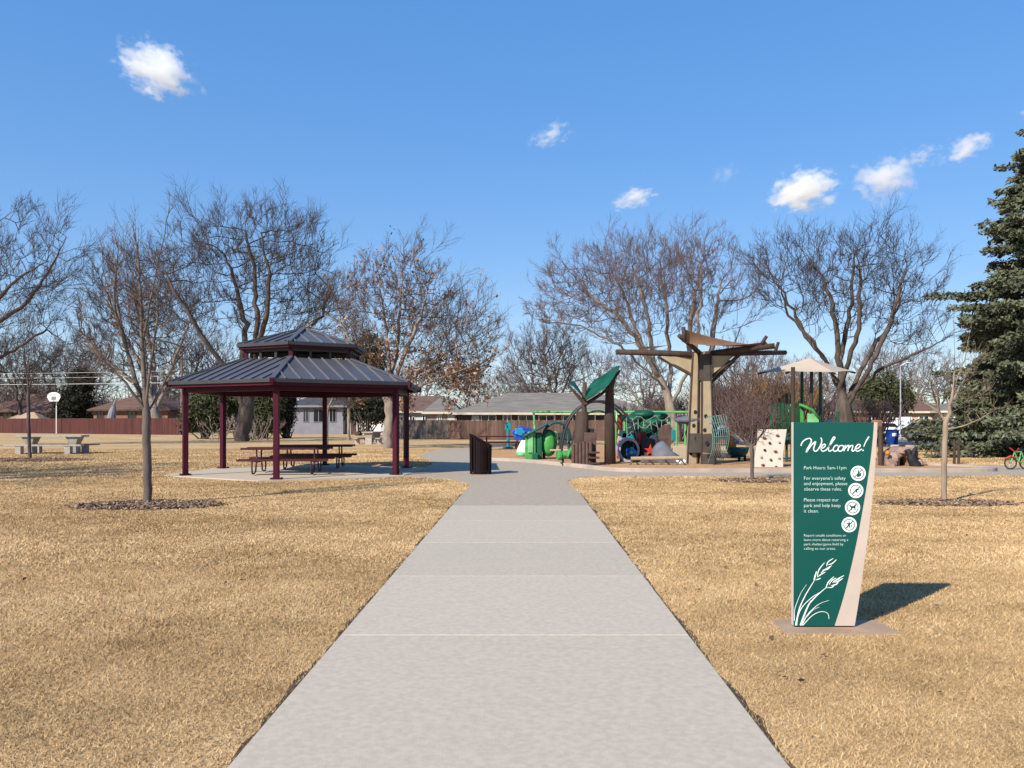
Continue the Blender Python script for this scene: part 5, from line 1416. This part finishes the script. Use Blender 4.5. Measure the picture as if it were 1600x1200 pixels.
# tree beyond the left edge of the frame
D0 = 52; p = lp(-70, D0); e = le(-70, D0)
bare_tree('bare_tree', 'bare tree reaching in from the far left edge with curving dark limbs', 'tree', 41, (sx(-70, D0), D0),
  [[p(-70, 700), p(-68, 640), p(-62, 590), p(-55, 560)], [p(-55, 560), p(-10, 510), p(25, 470, 1), p(60, 425, 1), p(92, 365, 1)],
   [p(-55, 560), p(0, 490, -1), p(15, 470, -1), p(60, 440, -2), p(100, 420, -2)], [p(-62, 590), p(-20, 560, 1), p(15, 540, 1), p(60, 512, 1), p(85, 530, 1)],
   [p(-55, 560), p(-40, 470, 1), p(-20, 400), p(0, 345)], [p(-55, 560), p(-90, 470), p(-110, 400)]],
  [e(-60, 440, 110, 115, 5), e(55, 415, 55, 75, 3), e(40, 500, 55, 45, 3)], 950, .45, 3.2, 1.0, .5, .02, M['bark'], M['twig'], split=.05, jit=.2, trop=.14, updir=.8, spray=(1.8, .02, .5, 2), low=4)
# whitish tree in the yard behind the red fence
D0 = 103; p = lp(243, D0); e = le(243, D0)
bare_tree('bare_tree', 'pale limbed spreading tree in the yard behind the red fence and young tree', 'tree', 51, (sx(243, D0), D0),
  [[p(246, 680), p(243, 645), p(238, 625)], [p(238, 625), p(205, 590, -1), p(170, 560, -2), p(140, 520, -2)], [p(240, 630), p(230, 570, 2), p(215, 500, 2), p(205, 450)],
   [p(243, 640), p(265, 590), p(285, 540, -1), p(300, 490)], [p(238, 625), p(215, 560), p(180, 500), p(165, 450)]],
  [e(215, 500, 95, 100, 8), e(150, 540, 45, 70, 5)], 1300, .7, 5, 1.4, .6, .045, M['bark_pale'], M['twig'], split=.08, jit=.2, updir=.7, spray=(3.0, .034, .7, 2), low=5)
# slender young tree in the mulch ring left of the shelter
D0 = F*H/(788-HY); p = lp(231, D0); e = le(231, D0)
bare_tree('young_tree', 'slender young bare tree with upright branches in front of the shelter', 'tree', 61, (sx(231, D0), D0),
  [[p(231, 788), p(231, 740), p(229, 690), p(229, 645)],
   [p(229, 645), p(226, 600), p(222, 540), p(220, 470), p(218, 440), p(212, 395, .1), p(205, 355, .1)], [p(229, 645), p(212, 610, .1), p(195, 560, .2), p(180, 500, .2), p(172, 430, .2), p(165, 400, .2)],
   [p(228, 640), p(236, 590, -.1), p(245, 530, -.1), p(255, 470, -.15)], [p(229, 648), p(243, 610, .2), p(262, 570, .25), p(285, 540, .3)],
   [p(228, 640), p(205, 600, -.2), p(175, 565, -.3), p(145, 540, -.3)], [p(222, 540), p(235, 470), p(247, 410), p(258, 365), p(264, 325)],
   [p(228, 625), p(215, 570, .4), p(205, 510, .5), p(190, 460, .5)], [p(195, 560, .2), p(175, 480, .1), p(156, 420, .1), p(156, 390, .1)], [p(180, 500), p(179, 440), p(185, 390)]],
  [e(215, 530, 78, 95, .9), e(215, 460, 55, 90, .7)], 420, .14, 1.0, .32, .078, .009, M['bark_young'], M['twig_young'], split=.017, jit=.1, trop=.5, spray=(.5, .0062, .7, 1), low=1.9, updir=1.0, sides=9)
# thin sapling at far left
D0 = F*H/(718-HY); p = lp(46, D0); e = le(46, D0)
bare_tree('young_tree', 'thin dark sapling standing beside the concrete picnic table at left', 'tree', 62, (sx(46, D0), D0),
  [[p(47, 718), p(45, 680), p(44, 620), p(45, 560), p(44, 530)], [p(44, 625), p(35, 600), p(25, 580)], [p(44, 610), p(55, 580), p(60, 560)], [p(44, 600), p(38, 560), p(36, 535)]],
  [e(44, 575, 30, 45, .7)], 330, .16, 1.2, .28, .07, .008, M['bark'], M['twig'], twigs=1, tlen=.3, split=.02, jit=.25, trop=.25, low=2.2, updir=.8)
# pale young tree at right
D0 = F*H/(785-HY); p = lp(1475, D0); e = le(1475, D0)
bare_tree('young_tree', 'pale young tree with forked trunk and long low side branches at right', 'tree', 63, (sx(1475, D0), D0),
  [[p(1475, 785), p(1475, 740), p(1476, 690), p(1477, 660), (p(1483, 645)), p(1490, 600), p(1492, 550), p(1490, 500)],
   [p(1477, 660), p(1468, 645), p(1455, 633, .1), p(1440, 625, .1), p(1425, 605, .1)], [p(1477, 672), p(1500, 665, -.15), p(1522, 655, -.2), p(1545, 640, -.25)],
   [p(1488, 615), p(1500, 590, .1), p(1512, 560, .1), p(1518, 525, .1)], [p(1468, 645), p(1455, 610, -.2), p(1450, 585, -.2)], [p(1477, 690), p(1495, 690, .2), p(1510, 700, .25)],
   [p(1483, 640), p(1500, 625, .3), p(1520, 600, .4), p(1535, 570, .4)]],
  [e(1490, 605, 48, 60, .6), e(1450, 612, 26, 34, .5), e(1530, 620, 28, 36, .5)], 150, .14, 1.0, .4, .052, .006, M['bark_white'], M['twig_pale'], spray=(.5, .0042, .35, 1), split=.014, jit=.2, trop=.15, low=.9, updir=.5, sides=9)
# small bushy tree before the climbing wall
D0 = F*H/(752-HY); p = lp(1175, D0); e = le(1175, D0)
bare_tree('small_tree', 'small bare bushy tree with thin reddish twigs left of the climbing wall', 'tree', 64, (sx(1175, D0), D0),
  [[p(1175, 752), p(1175, 720), p(1174, 698)], [p(1174, 698), p(1160, 675), p(1145, 650), p(1135, 625)], [p(1174, 698), p(1176, 670), p(1178, 630)], [p(1174, 698), p(1190, 680), p(1205, 660), p(1212, 640)], [p(1174, 700), p(1165, 680, .4), p(1160, 640, .5)], [p(1174, 700), p(1185, 675, -.4), p(1190, 640, -.5)]],
  [e(1172, 655, 45, 42, .75)], 620, .1, .8, .17, .05, .0055, M['bark_young'], M['shrub_red'], twigs=2, tlen=.22, split=.014, jit=.25, trop=.25, low=.8, updir=.8)

# medium background bare trees: one model, copies with their own turn, size and label
def proto(seed, label, ht, bark, twig, group):
    s = ht/10
    return bare_tree('bare_tree', label, 'tree', seed, (0, 0),
       [[Vector((0, 0, 0)), Vector((.1, 0, 2*s)), Vector((0, .1, 3.2*s))], [Vector((0, .1, 3.2*s)), Vector((-1.2*s, .3, 5.2*s)), Vector((-2.2*s, .3, 7*s))], [Vector((0, .1, 3*s)), Vector((1.1*s, -.4, 5*s)), Vector((2*s, -.6, 6.8*s))],
        [Vector((0, .1, 3.2*s)), Vector((.2, .8*s, 5.5*s)), Vector((0, 1.2*s, 8*s))], [Vector((0, 0, 2.8*s)), Vector((.4*s, -1.2*s, 4.8*s)), Vector((.6*s, -2*s, 6.5*s))]],
       [((0, 0, 6.4*s), (3.6*s, 3.2*s, 3.9*s))], 800, .5*s, 3*s, .85*s, .26*s, .04, bark, twig, split=.07, jit=.18, updir=.7, spray=(1.9*s, .032, .35, 2), low=2*s, group=group)
G = 'bare trees beyond the houses'
pa_ = proto(71, 'x', 12, M['bark'], M['twig'], G); pb_ = proto(72, 'x', 12, M['bark_pale'], M['twig_red'], G)
spots = [(pa_, 30, 118, 1.05, 'bare tree behind the far left brown house'), (pa_, 92, 135, 1.25, 'bare tree above the basketball backboard'), (pb_, 133, 125, 1.15, 'brownish bare tree behind the dark evergreen at left'),
  (pa_, 300, 112, 1.0, 'bare tree beside the utility pole behind the red fence'), (pb_, 335, 125, 1.1, 'bare tree behind the green shrub left in the shelter'),
  (pb_, 530, 118, .75, 'small bare tree behind the blue grey house'), (pa_, 592, 125, .9, 'bare tree behind the bright white garage'), (pb_, 655, 130, .85, 'bare tree behind the white house with red brown roof'),
  (pb_, 740, 140, .8, 'low bare tree above the left half of the ranch house roof'), (pb_, 790, 150, .95, 'grey bare tree in the sky gap above the ranch house ridge'), (pb_, 838, 112, 1.15, 'pinkish bare tree just left of the leaf shade, above the ranch roof'),
  (pa_, 868, 98, .95, 'dense bare tree behind the leaf shade'), (pb_, 935, 125, 1.0, 'bare tree behind the arch climber'), (pb_, 1010, 110, 1.0, 'bare tree low behind the broad pinkish tree'),
  (pa_, 1145, 115, .95, 'bare tree behind the rope net climber'), (pb_, 1190, 105, .8, 'pinkish bare tree left of the beige canopy'), (pb_, 1245, 120, .9, 'pale bare tree seen between the canopy posts'), (pb_, 1290, 112, .85, 'bare tree right behind the canopy posts'),
  (pb_, 1375, 118, .95, 'bare tree behind the tan bungalow across the street'), (pb_, 1425, 112, .85, 'pinkish bare tree beside the white lamp post'), (pa_, 1470, 120, .9, 'bare tree behind the tan house with white garage'), (pa_, -35, 122, 1.2, 'bare tree behind the left edge tree limbs')]
used = set()
for i, (pr, px, dd, sc_, lab) in enumerate(spots):
    o = pr if pr.name not in used else copy_tree(pr); used.add(pr.name)
    o.location = (sx(px, dd), dd, 0); o.rotation_euler.z = i*1.31; o.scale = (sc_*(.9+.1*math.sin(i*2.1)), sc_, sc_*(.95+.1*math.cos(i*1.7))); o['label'] = lab
o = copy_tree(pa_); o.location = (-25.5, 14.0, 0); o.rotation_euler.z = 2.2; o.scale = (1.0, 1.0, 1.0); o['label'] = 'bare tree out of view at left, whose shadow crosses the lawn'; o['group'] = 'park lawn trees at left'
# far thicket that fills the skyline between the houses
rng_ = np.random.default_rng(77); ch = []
for i in range(8000):
    x = rng_.uniform(-140, 125); y = 138+rng_.random()*14
    hh = (4.6+2.2*math.sin(x*.21+1)+1.5*math.sin(x*.57)+.8*math.sin(x*1.3)+(2.6 if x < -25 else 0))*(.55+.6*rng_.random()); hh = max(hh, 1.5)
    l = rng_.normal()*.22*hh; b0 = np.array([x, y, 0]); t0 = np.array([x+l, y+rng_.normal()*.5, hh]); m0 = (b0+t0)/2+np.array([rng_.normal()*.25, 0, 0])
    ch.append((np.array([b0, m0, t0]), np.array([.075, .05, .02])))
    for k in range(4):
        u = .3+.6*rng_.random(); p0 = b0*(1-u)+t0*u; a = np.array([rng_.normal()*.8, rng_.normal()*.3, .7]); L = hh*.28
        ch.append((np.array([p0, p0+a*L*.5, p0+a*L+rng_.normal(size=3)*.15]), np.array([.04, .03, .015])))
V_, Q_ = tubes_np(ch, 3)
tag(np_mesh('distant_thicket', V_, Q_, None, M['twig_red']), 'distant brown grey thicket of bare trees along the horizon', 'thicket', None, 'stuff')
# two small park trees seen through the shelter
ps = bare_tree('small_tree', 'slim pale park tree just right of the back shelter post', 'tree', 75, (0, 0), [[Vector((0, 0, 0)), Vector((0, 0, 1.6)), Vector((.05, 0, 2.4))], [Vector((.05, 0, 2.4)), Vector((-.5, .2, 3.4))], [Vector((.05, 0, 2.4)), Vector((.6, -.2, 3.5))]],
     [((0, 0, 3.6), (1.5, 1.4, 1.5))], 420, .2, 1.4, .34, .1, .009, M['bark_white'], M['twig_young'], twigs=2, tlen=.35, split=.03, low=1.8)
ps2 = copy_tree(ps); ps2['label'] = 'slim pale park tree in front of the white garage'; ps2.rotation_euler.z = 2
ps.location = (sx(511, 55), 55, 0); ps2.location = (sx(545, 68), 68, 0); ps2.scale = (1.3, 1.3, 1.2)
ps['group'] = ps2['group'] = 'slim park trees behind the shelter'

# ------------------------------------------------------------------ shrubs of many upright stems
def shrub(label, px, d, w, h, m, seed, n=60, cat='shrub'):
    rng = np.random.default_rng(seed); ch = []
    x0 = sx(px, d)
    for i in range(n):
        a = rng.random()*2*np.pi; r = np.sqrt(rng.random())
        base = np.array([x0+.25*w*r*np.cos(a), d+.25*w*r*np.sin(a), 0])
        tip = base+np.array([.42*w*r*np.cos(a), .42*w*r*np.sin(a), h*(.65+.4*rng.random())])
        mid = (base+tip)/2+rng.normal(size=3)*.08*h
        ch.append((np.array([base, (base+mid)/2, mid, (mid+tip)/2+rng.normal(size=3)*.05*h, tip]), np.array([.035, .028, .02, .014, .006])*max(1, d/45)))
        for k in range(7):
            u = .35+.6*rng.random(); p0 = mid*(1-u)*1+tip*u if u > .5 else base*(1-2*u)+mid*2*u
            dv = np.array([np.cos(a+rng.normal()), np.sin(a+rng.normal()), 1.1+rng.random()]); dv /= np.linalg.norm(dv)
            L = h*(.14+.2*rng.random())
            ch.append((np.array([p0, p0+dv*L*.5, p0+dv*L+rng.normal(size=3)*.06*h]), np.array([.014, .01, .005])*max(1, d/45)))
    V, Q = tubes_np(ch, 3)
    tag(np_mesh('bare_shrub', V, Q, None, m, origin=(x0, d, 0)), label, cat, 'bare shrubs behind the playground')
shrub('ochre yellow bare shrub behind the climbing wall', 1212, 57, 4.2, 4.3, M['shrub_gold'], 1, 90)
shrub('reddish bare shrub behind the rope net', 1165, 55, 4.2, 4.6, M['shrub_red'], 2, 90)
shrub('tall reddish bare shrub left under the beige canopy', 1238, 60, 4.0, 4.6, M['shrub_red'], 3, 80)
shrub('dark red bare shrub right of the tree tower', 1135, 60, 4.5, 4.2, M['shrub_red'], 4, 80)
shrub('maroon bare hedge shrub at the right edge of the sign top', 1362, 58, 4.0, 3.0, M['shrub_red'], 5, 80)
shrub('reddish bare shrub between canopy posts and thick trunk', 1285, 62, 3.6, 3.6, M['shrub_red'], 6, 60)
shrub('low brown bare shrub behind the leaf dome climber', 1010, 62, 4.5, 2.8, M['shrub_red'], 7, 60)
shrub('grey brown bare shrub at the left foot of the tree tower', 1062, 64, 4.0, 3.4, M['twig_red'], 8, 60)
shrub('pale stemmed bare shrub low between the left shelter posts', 343, 70, 4.2, 1.9, M['bark_pale'], 9, 16)
shrub('pale stemmed bare shrub behind the front shelter post', 400, 69, 4.0, 1.9, M['bark_pale'], 10, 16)

# ------------------------------------------------------------------ evergreens
def foliage(rng, ells, n, ln, wd, clump=.35):
    C_ = []
    for (c, r) in ells:
        k = n//len(ells)
        v = rng.normal(size=(k//12+1, 3)); v /= np.linalg.norm(v, axis=1, keepdims=True)
        cc = np.array(c)+v*np.array(r)*(rng.random((len(v), 1))**.35)
        cc = np.repeat(cc, 12, axis=0)[:k]
        C_.append(cc+rng.normal(size=cc.shape)*clump*min(r)*.45)
    c = np.concatenate(C_); c = c[c[:, 2] > .05]
    dv = rng.normal(size=c.shape)+np.array([0, 0, .6]); nn = rng.normal(size=c.shape)
    return leaf_quads(c, dv, nn, ln*(.6+.8*rng.random(len(c))), wd*(.6+.8*rng.random(len(c))))
def bush(name, label, px, d, ells, m, seed, n=9000, ln=.28, wd=.1, cat='shrub', clump=.4, h=2):
    rng = np.random.default_rng(seed); x0 = sx(px, d)
    t = thing(name, (x0, d, 0), label, cat)
    E = [((sx(a, d), d+dy, sz(b, d)), (rx*d/F, ry, rz*d/F)) for a, b, rx, rz, ry, dy in ells]
    V, Q = foliage(rng, E, n, ln, wd, clump); np_mesh('foliage', V, Q, None, m, t)
    ch = []
    for (c, r) in E:
        for k in range(6):
            b = np.array([x0+rng.normal()*.2, d+rng.normal()*.2, 0]); tp = np.array(c)+rng.normal(size=3)*np.array(r)*.35
            ch.append((np.array([b, b*.5+tp*.5+rng.normal(size=3)*.1, tp]), np.array([.07, .05, .02])))
    V, Q = tubes_np(ch, 5); np_mesh('stems', V, Q, None, M['bark'], t)
    return t
bush('juniper', 'green juniper bush between the two left shelter posts', 320, 73, [(315, 635, 28, 26, 1.6, 0), (335, 650, 30, 24, 1.6, .3), (300, 655, 16, 18, 1.2, 0), (350, 632, 22, 18, 1.3, .5)], M['juniper'], 1, 9000, .34, .12)
bush('evergreen_shrub', 'large olive green shrub behind the big trunk in the shelter', 410, 74, [(398, 640, 26, 34, 1.6, 1), (418, 630, 26, 26, 1.6, .6), (408, 660, 30, 20, 1.6, .3)], M['juniper'], 2, 8000, .34, .12)
bush('dark_juniper', 'dark upright juniper right of the front shelter post', 448, 76, [(448, 640, 15, 32, 1.2, 0), (440, 655, 18, 22, 1.2, 0), (452, 622, 9, 14, .8, 0)], M['dark_ever'], 3, 6500, .3, .1)
bush('dark_evergreen', 'dark evergreen tree behind the red fence right of the backboard', 118, 116, [(118, 625, 26, 36, 2.4, 0), (108, 645, 24, 22, 2.2, 0), (128, 600, 16, 26, 1.8, 0)], M['dark_ever'], 4, 8000, .6, .2, 'tree')
bush('dark_evergreen', 'brownish dark pine crown right behind the leafy oak, by the shelter roof', 575, 88, [(575, 560, 28, 42, 2.2, 0), (565, 600, 34, 36, 2.4, 0), (590, 625, 30, 30, 2.2, 0)], M['dark_ever'], 5, 8000, .5, .16, 'tree')
bush('dark_evergreen', 'low dark evergreen in front of the white garage', 560, 90, [(562, 645, 26, 16, 1.6, 0), (590, 648, 18, 14, 1.4, 0)], M['dark_ever'], 6, 3500, .4, .14, 'tree')
bush('dark_evergreen', 'dark green pine behind the fanning bare tree, over the bungalow', 1385, 92, [(1385, 610, 36, 28, 2.4, 0), (1360, 620, 24, 20, 2, 0), (1405, 625, 22, 20, 1.8, 0)], M['juniper'], 7, 7000, .5, .16, 'tree')
bush('dark_evergreen', 'dark evergreen mass behind rope net and small bushy tree', 1120, 75, [(1118, 640, 24, 36, 2, 0), (1140, 655, 24, 26, 2, 0)], M['dark_ever'], 8, 5000, .4, .14, 'tree')
bush('dark_evergreen', 'slim dark evergreen column behind the small bushy tree', 1157, 66, [(1157, 640, 6, 26, .6, 0), (1157, 660, 8, 22, .7, 0)], M['dark_ever'], 9, 2500, .3, .1, 'tree')

def spruce(label, px, d, h, rmax, seed, zlow=.6, whorls=44, name='spruce', cat='tree', dens=1.0, gap=None):
    rng = np.random.default_rng(seed); x0 = sx(px, d)
    t = thing(name, (x0, d, 0), label, cat)
    ch = []; cs, ds = [], []
    for w in range(whorls):
        u = w/(whorls-1); z = zlow+(h-zlow)*u**.95
        prof = (1-u)**.72*(1+.18*math.sin(u*17+1)+.12*math.sin(u*31))
        nb = int(rng.integers(4, 6))
        if gap and gap(u): nb = max(3, nb-4)
        a0 = rng.random()*6.28
        for b in range(nb):
            a = a0+2*np.pi*b/nb+rng.normal()*.18
            L = max(.35, rmax*prof*(.62+.5*rng.random()))
            o = np.array([np.cos(a), np.sin(a), 0]); side = np.array([-o[1], o[0], 0])
            dro = .22+.3*rng.random(); n = 6; ss = np.linspace(0, 1, n)
            P = np.array([x0, d, z+rng.normal()*.32])+o*(ss*L)[:, None]+np.array([0, 0, 1.])*((-dro*ss+.42*dro*ss**2.6)*L*.75+.1*ss*u)[:, None]
            ch.append((P, np.linspace(.05*(1-u)+.015, .008, n)))
            k = max(7, int(L*24*dens)); s = rng.random(k)**.7
            pts = np.stack([np.interp(s, ss, P[:, i]) for i in range(3)], 1)
            sg = np.where(rng.random(k) < .5, -1, 1)
            tl = (.22+.62*(1-s)*min(1, L/3))*(.6+.7*rng.random(k))
            tdir = o*.75+side*sg[:, None]*(.8*rng.random((k, 1))+.2)+np.array([0, 0, -.35])+rng.normal(size=(k, 3))*.2
            tdir /= np.linalg.norm(tdir, axis=1, keepdims=True)
            for f in (.25, .55, .85, 1.0):
                cs.append(pts+tdir*(tl*f)[:, None]+rng.normal(size=(k, 3))*.07); ds.append(tdir+rng.normal(size=(k, 3))*.6)
            cs.append(P[-1:]+o*.08); ds.append(o[None]+0)
    V, Q = tubes_np(ch, 4); V2, Q2 = tubes_np([(np.array([[x0, d, h*k/8] for k in range(9)]), np.linspace(.34*h/16, .03, 9))], 10); np_mesh('trunk', np.concatenate([V, V2]), np.concatenate([Q, Q2+len(V)]), None, M['bark'], t)
    c = np.concatenate(cs); dd = np.concatenate(ds); nn = rng.normal(size=c.shape)
    V, Q = leaf_quads(c, dd, nn, .24*(.6+.8*rng.random(len(c))), .11*(.6+.8*rng.random(len(c))))
    np_mesh('needles', V, Q, None, M['spruce'], t)
spruce('huge blue green spruce filling the right edge above the street', 1650, 38, 16.8, 5.9, 91, .9, 115)
spruce('shorter spruce left of the huge spruce, behind the pale young tree', 1562, 47, 7.2, 3.1, 92, 1.2, 50)

# scattered dry leaves and twigs on the lawn
rf_ = np.random.default_rng(19); n = 190
y_ = 4.5+rf_.random(n)**1.0*22; x_ = (rf_.random(n)*2-1)*.66*y_
k_ = ~((x_ > pxl(y_)-.05) & (x_ < pxr(y_)+.05)) & ~inside(x_, y_, plaza) & ~inside(x_, y_, island); x_, y_ = x_[k_], y_[k_]; n = len(x_)
d_ = rf_.normal(size=(n, 3)); d_[:, 2] *= .3; s_ = .02+.035*rf_.random(n)
V_, Q_ = leaf_quads(np.stack([x_, y_, .018+.012*rf_.random(n)], 1), d_, rf_.normal(size=(n, 3))*.5+np.array([0, 0, 1]), s_, s_*.6)
tag(np_mesh('fallen_leaves', V_, Q_, None, M['fallen']), 'scattered dark brown fallen leaves on the lawn', 'leaves', None, 'stuff')

# ================================================================== CLOUDS
def cloud_mat():
    m = bpy.data.materials.new('cloud'); N, L = nt(m); N.remove(N['Principled BSDF'])
    out = N['Material Output']; pv = N.new('ShaderNodeVolumePrincipled'); pv.inputs['Color'].default_value = (1, 1, 1, 1); pv.inputs['Anisotropy'].default_value = 0.2
    tc = N.new('ShaderNodeTexCoord'); oi = N.new('ShaderNodeObjectInfo')
    ln = N.new('ShaderNodeVectorMath'); ln.operation = 'LENGTH'; L.new(tc.outputs['Object'], ln.inputs[0])
    no = N.new('ShaderNodeTexNoise'); no.noise_dimensions = '4D'; no.inputs['Scale'].default_value = 2.3; no.inputs['Detail'].default_value = 9; no.inputs['Roughness'].default_value = .66
    L.new(tc.outputs['Object'], no.inputs['Vector'])
    mu = N.new('ShaderNodeMath'); mu.operation = 'MULTIPLY'; mu.inputs[1].default_value = 50; L.new(oi.outputs['Random'], mu.inputs[0]); L.new(mu.outputs[0], no.inputs['W'])
    def mth(op, a, b):
        n = N.new('ShaderNodeMath'); n.operation = op
        for i, v in enumerate((a, b)):
            if isinstance(v, (int, float)): n.inputs[i].default_value = v
            else: L.new(v, n.inputs[i])
        return n.outputs[0]
    sc = N.new('ShaderNodeSeparateColor'); L.new(oi.outputs['Color'], sc.inputs['Color'])
    fall = mth('SUBTRACT', 0.62, ln.outputs['Value'])
    f = mth('ADD', fall, mth('MULTIPLY', mth('SUBTRACT', no.outputs['Fac'], 0.5), 3.3))
    f = mth('SUBTRACT', f, sc.outputs['Green'])
    f = mth('MINIMUM', mth('MAXIMUM', mth('MULTIPLY', f, 1.5), 0.0), 1.0)
    edge = mth('MAXIMUM', mth('MULTIPLY', mth('SUBTRACT', 1.0, ln.outputs['Value']), 5.0), 0.0)
    f = mth('MULTIPLY', f, mth('MINIMUM', edge, 1.0))
    f = mth('MULTIPLY', f, mth('MULTIPLY', sc.outputs['Red'], 0.075))
    L.new(f, pv.inputs['Density']); L.new(pv.outputs['Volume'], out.inputs['Volume'])
    return m
CM = cloud_mat()
for (px, py, w, h, dens, thin, rot, lab) in [
    (247, 108, 86, 56, .9, .08, -18, 'bright ragged white cloud high at upper left'), (860, 211, 46, 26, .55, .12, 15, 'thin wispy cloud high in the middle of the sky'),
    (990, 309, 48, 24, .9, .1, 15, 'small flat white cloud just above the broad pinkish tree'), (1257, 298, 66, 44, 1.2, .0, 8, 'brightest puffy white cloud above the dark fanning tree'),
    (1381, 281, 62, 46, .6, .05, -5, 'soft white cloud left of the spruce top'), (1438, 243, 48, 26, .55, .15, 5, 'faint wispy cloud right above the soft white cloud'),
    (1508, 231, 52, 34, .7, .15, 20, 'wispy torn cloud nearest the spruce, upper right'), (1133, 272, 34, 24, .15, .15, 30, 'very faint cloud shred left of the brightest puffy cloud'),
    (1604, 178, 16, 16, .5, .05, 0, 'small cloud cut by the right edge of the frame')]:
    d = 2200.0; c = q(px, py, d)
    me = bpy.data.meshes.new('cloud'); mb = MB(); mb.ell((0, 0, 0), (1, 1, 1), 20, 12)
    me.from_pydata(mb.V, [], mb.F); me.materials.append(CM)
    o = bpy.data.objects.new('cloud', me); C.objects.link(o); o.location = c
    k = d/F; o.scale = (w*k, (w+h)*.5*k, h*k); o.rotation_euler = (0, R(-rot), 0); o.color = (dens, thin, 0, 1)
    tag(o, lab, 'cloud', 'clouds')

# ================================================================== LIGHT, SKY, CAMERA
sdir = Vector((1.5, 1.7, -1.60)).normalized()           # the way the sunlight travels
el = math.asin(-sdir.z)
ld = bpy.data.lights.new('sun', 'SUN'); ld.energy = 5.0; ld.angle = R(0.5); ld.color = (1.0, 0.92, 0.80)
lo = bpy.data.objects.new('sun', ld); C.objects.link(lo); lo.rotation_euler = sdir.to_track_quat('-Z', 'Y').to_euler(); lo.location = (-30, -40, 40)
wd = bpy.data.worlds.new('World'); SC.world = wd; wd.use_nodes = True
N, L = wd.node_tree.nodes, wd.node_tree.links
sk = N.new('ShaderNodeTexSky'); sk.sky_type = 'NISHITA'; sk.sun_disc = False; sk.sun_elevation = el
sk.sun_rotation = math.atan2(-sdir.x, -sdir.y); sk.altitude = 1500; sk.air_density = 1.0; sk.dust_density = 0.2; sk.ozone_density = 2.6
bg = N['Background']; hs = N.new('ShaderNodeHueSaturation'); hs.inputs['Saturation'].default_value = 2.5; hs.inputs['Value'].default_value = 2.4; hs.inputs['Hue'].default_value = 0.515; gm = N.new('ShaderNodeGamma'); gm.inputs['Gamma'].default_value = 0.34; L.new(sk.outputs['Color'], gm.inputs['Color']); L.new(gm.outputs['Color'], hs.inputs['Color']); L.new(hs.outputs['Color'], bg.inputs['Color']); bg.inputs['Strength'].default_value = 0.15
cam = bpy.data.cameras.new('camera'); co = bpy.data.objects.new('camera', cam); C.objects.link(co)
co.location = (0, 0, H); co.rotation_euler = (R(90), 0, 0)
cam.sensor_width = 36; cam.lens = 36*F/1600; cam.shift_y = (HY-600)/1600; cam.clip_end = 9000; cam.clip_start = .05
SC.camera = co
vs = SC.view_settings; vs.view_transform = 'Standard'; vs.look = 'None'; vs.exposure = 0.5; vs.gamma = 1.0; vs.use_curve_mapping = False
SC.cycles.volume_bounces = 6; SC.cycles.volume_step_rate = 1.0; SC.cycles.max_bounces = 8
SC.cycles.use_denoising = True
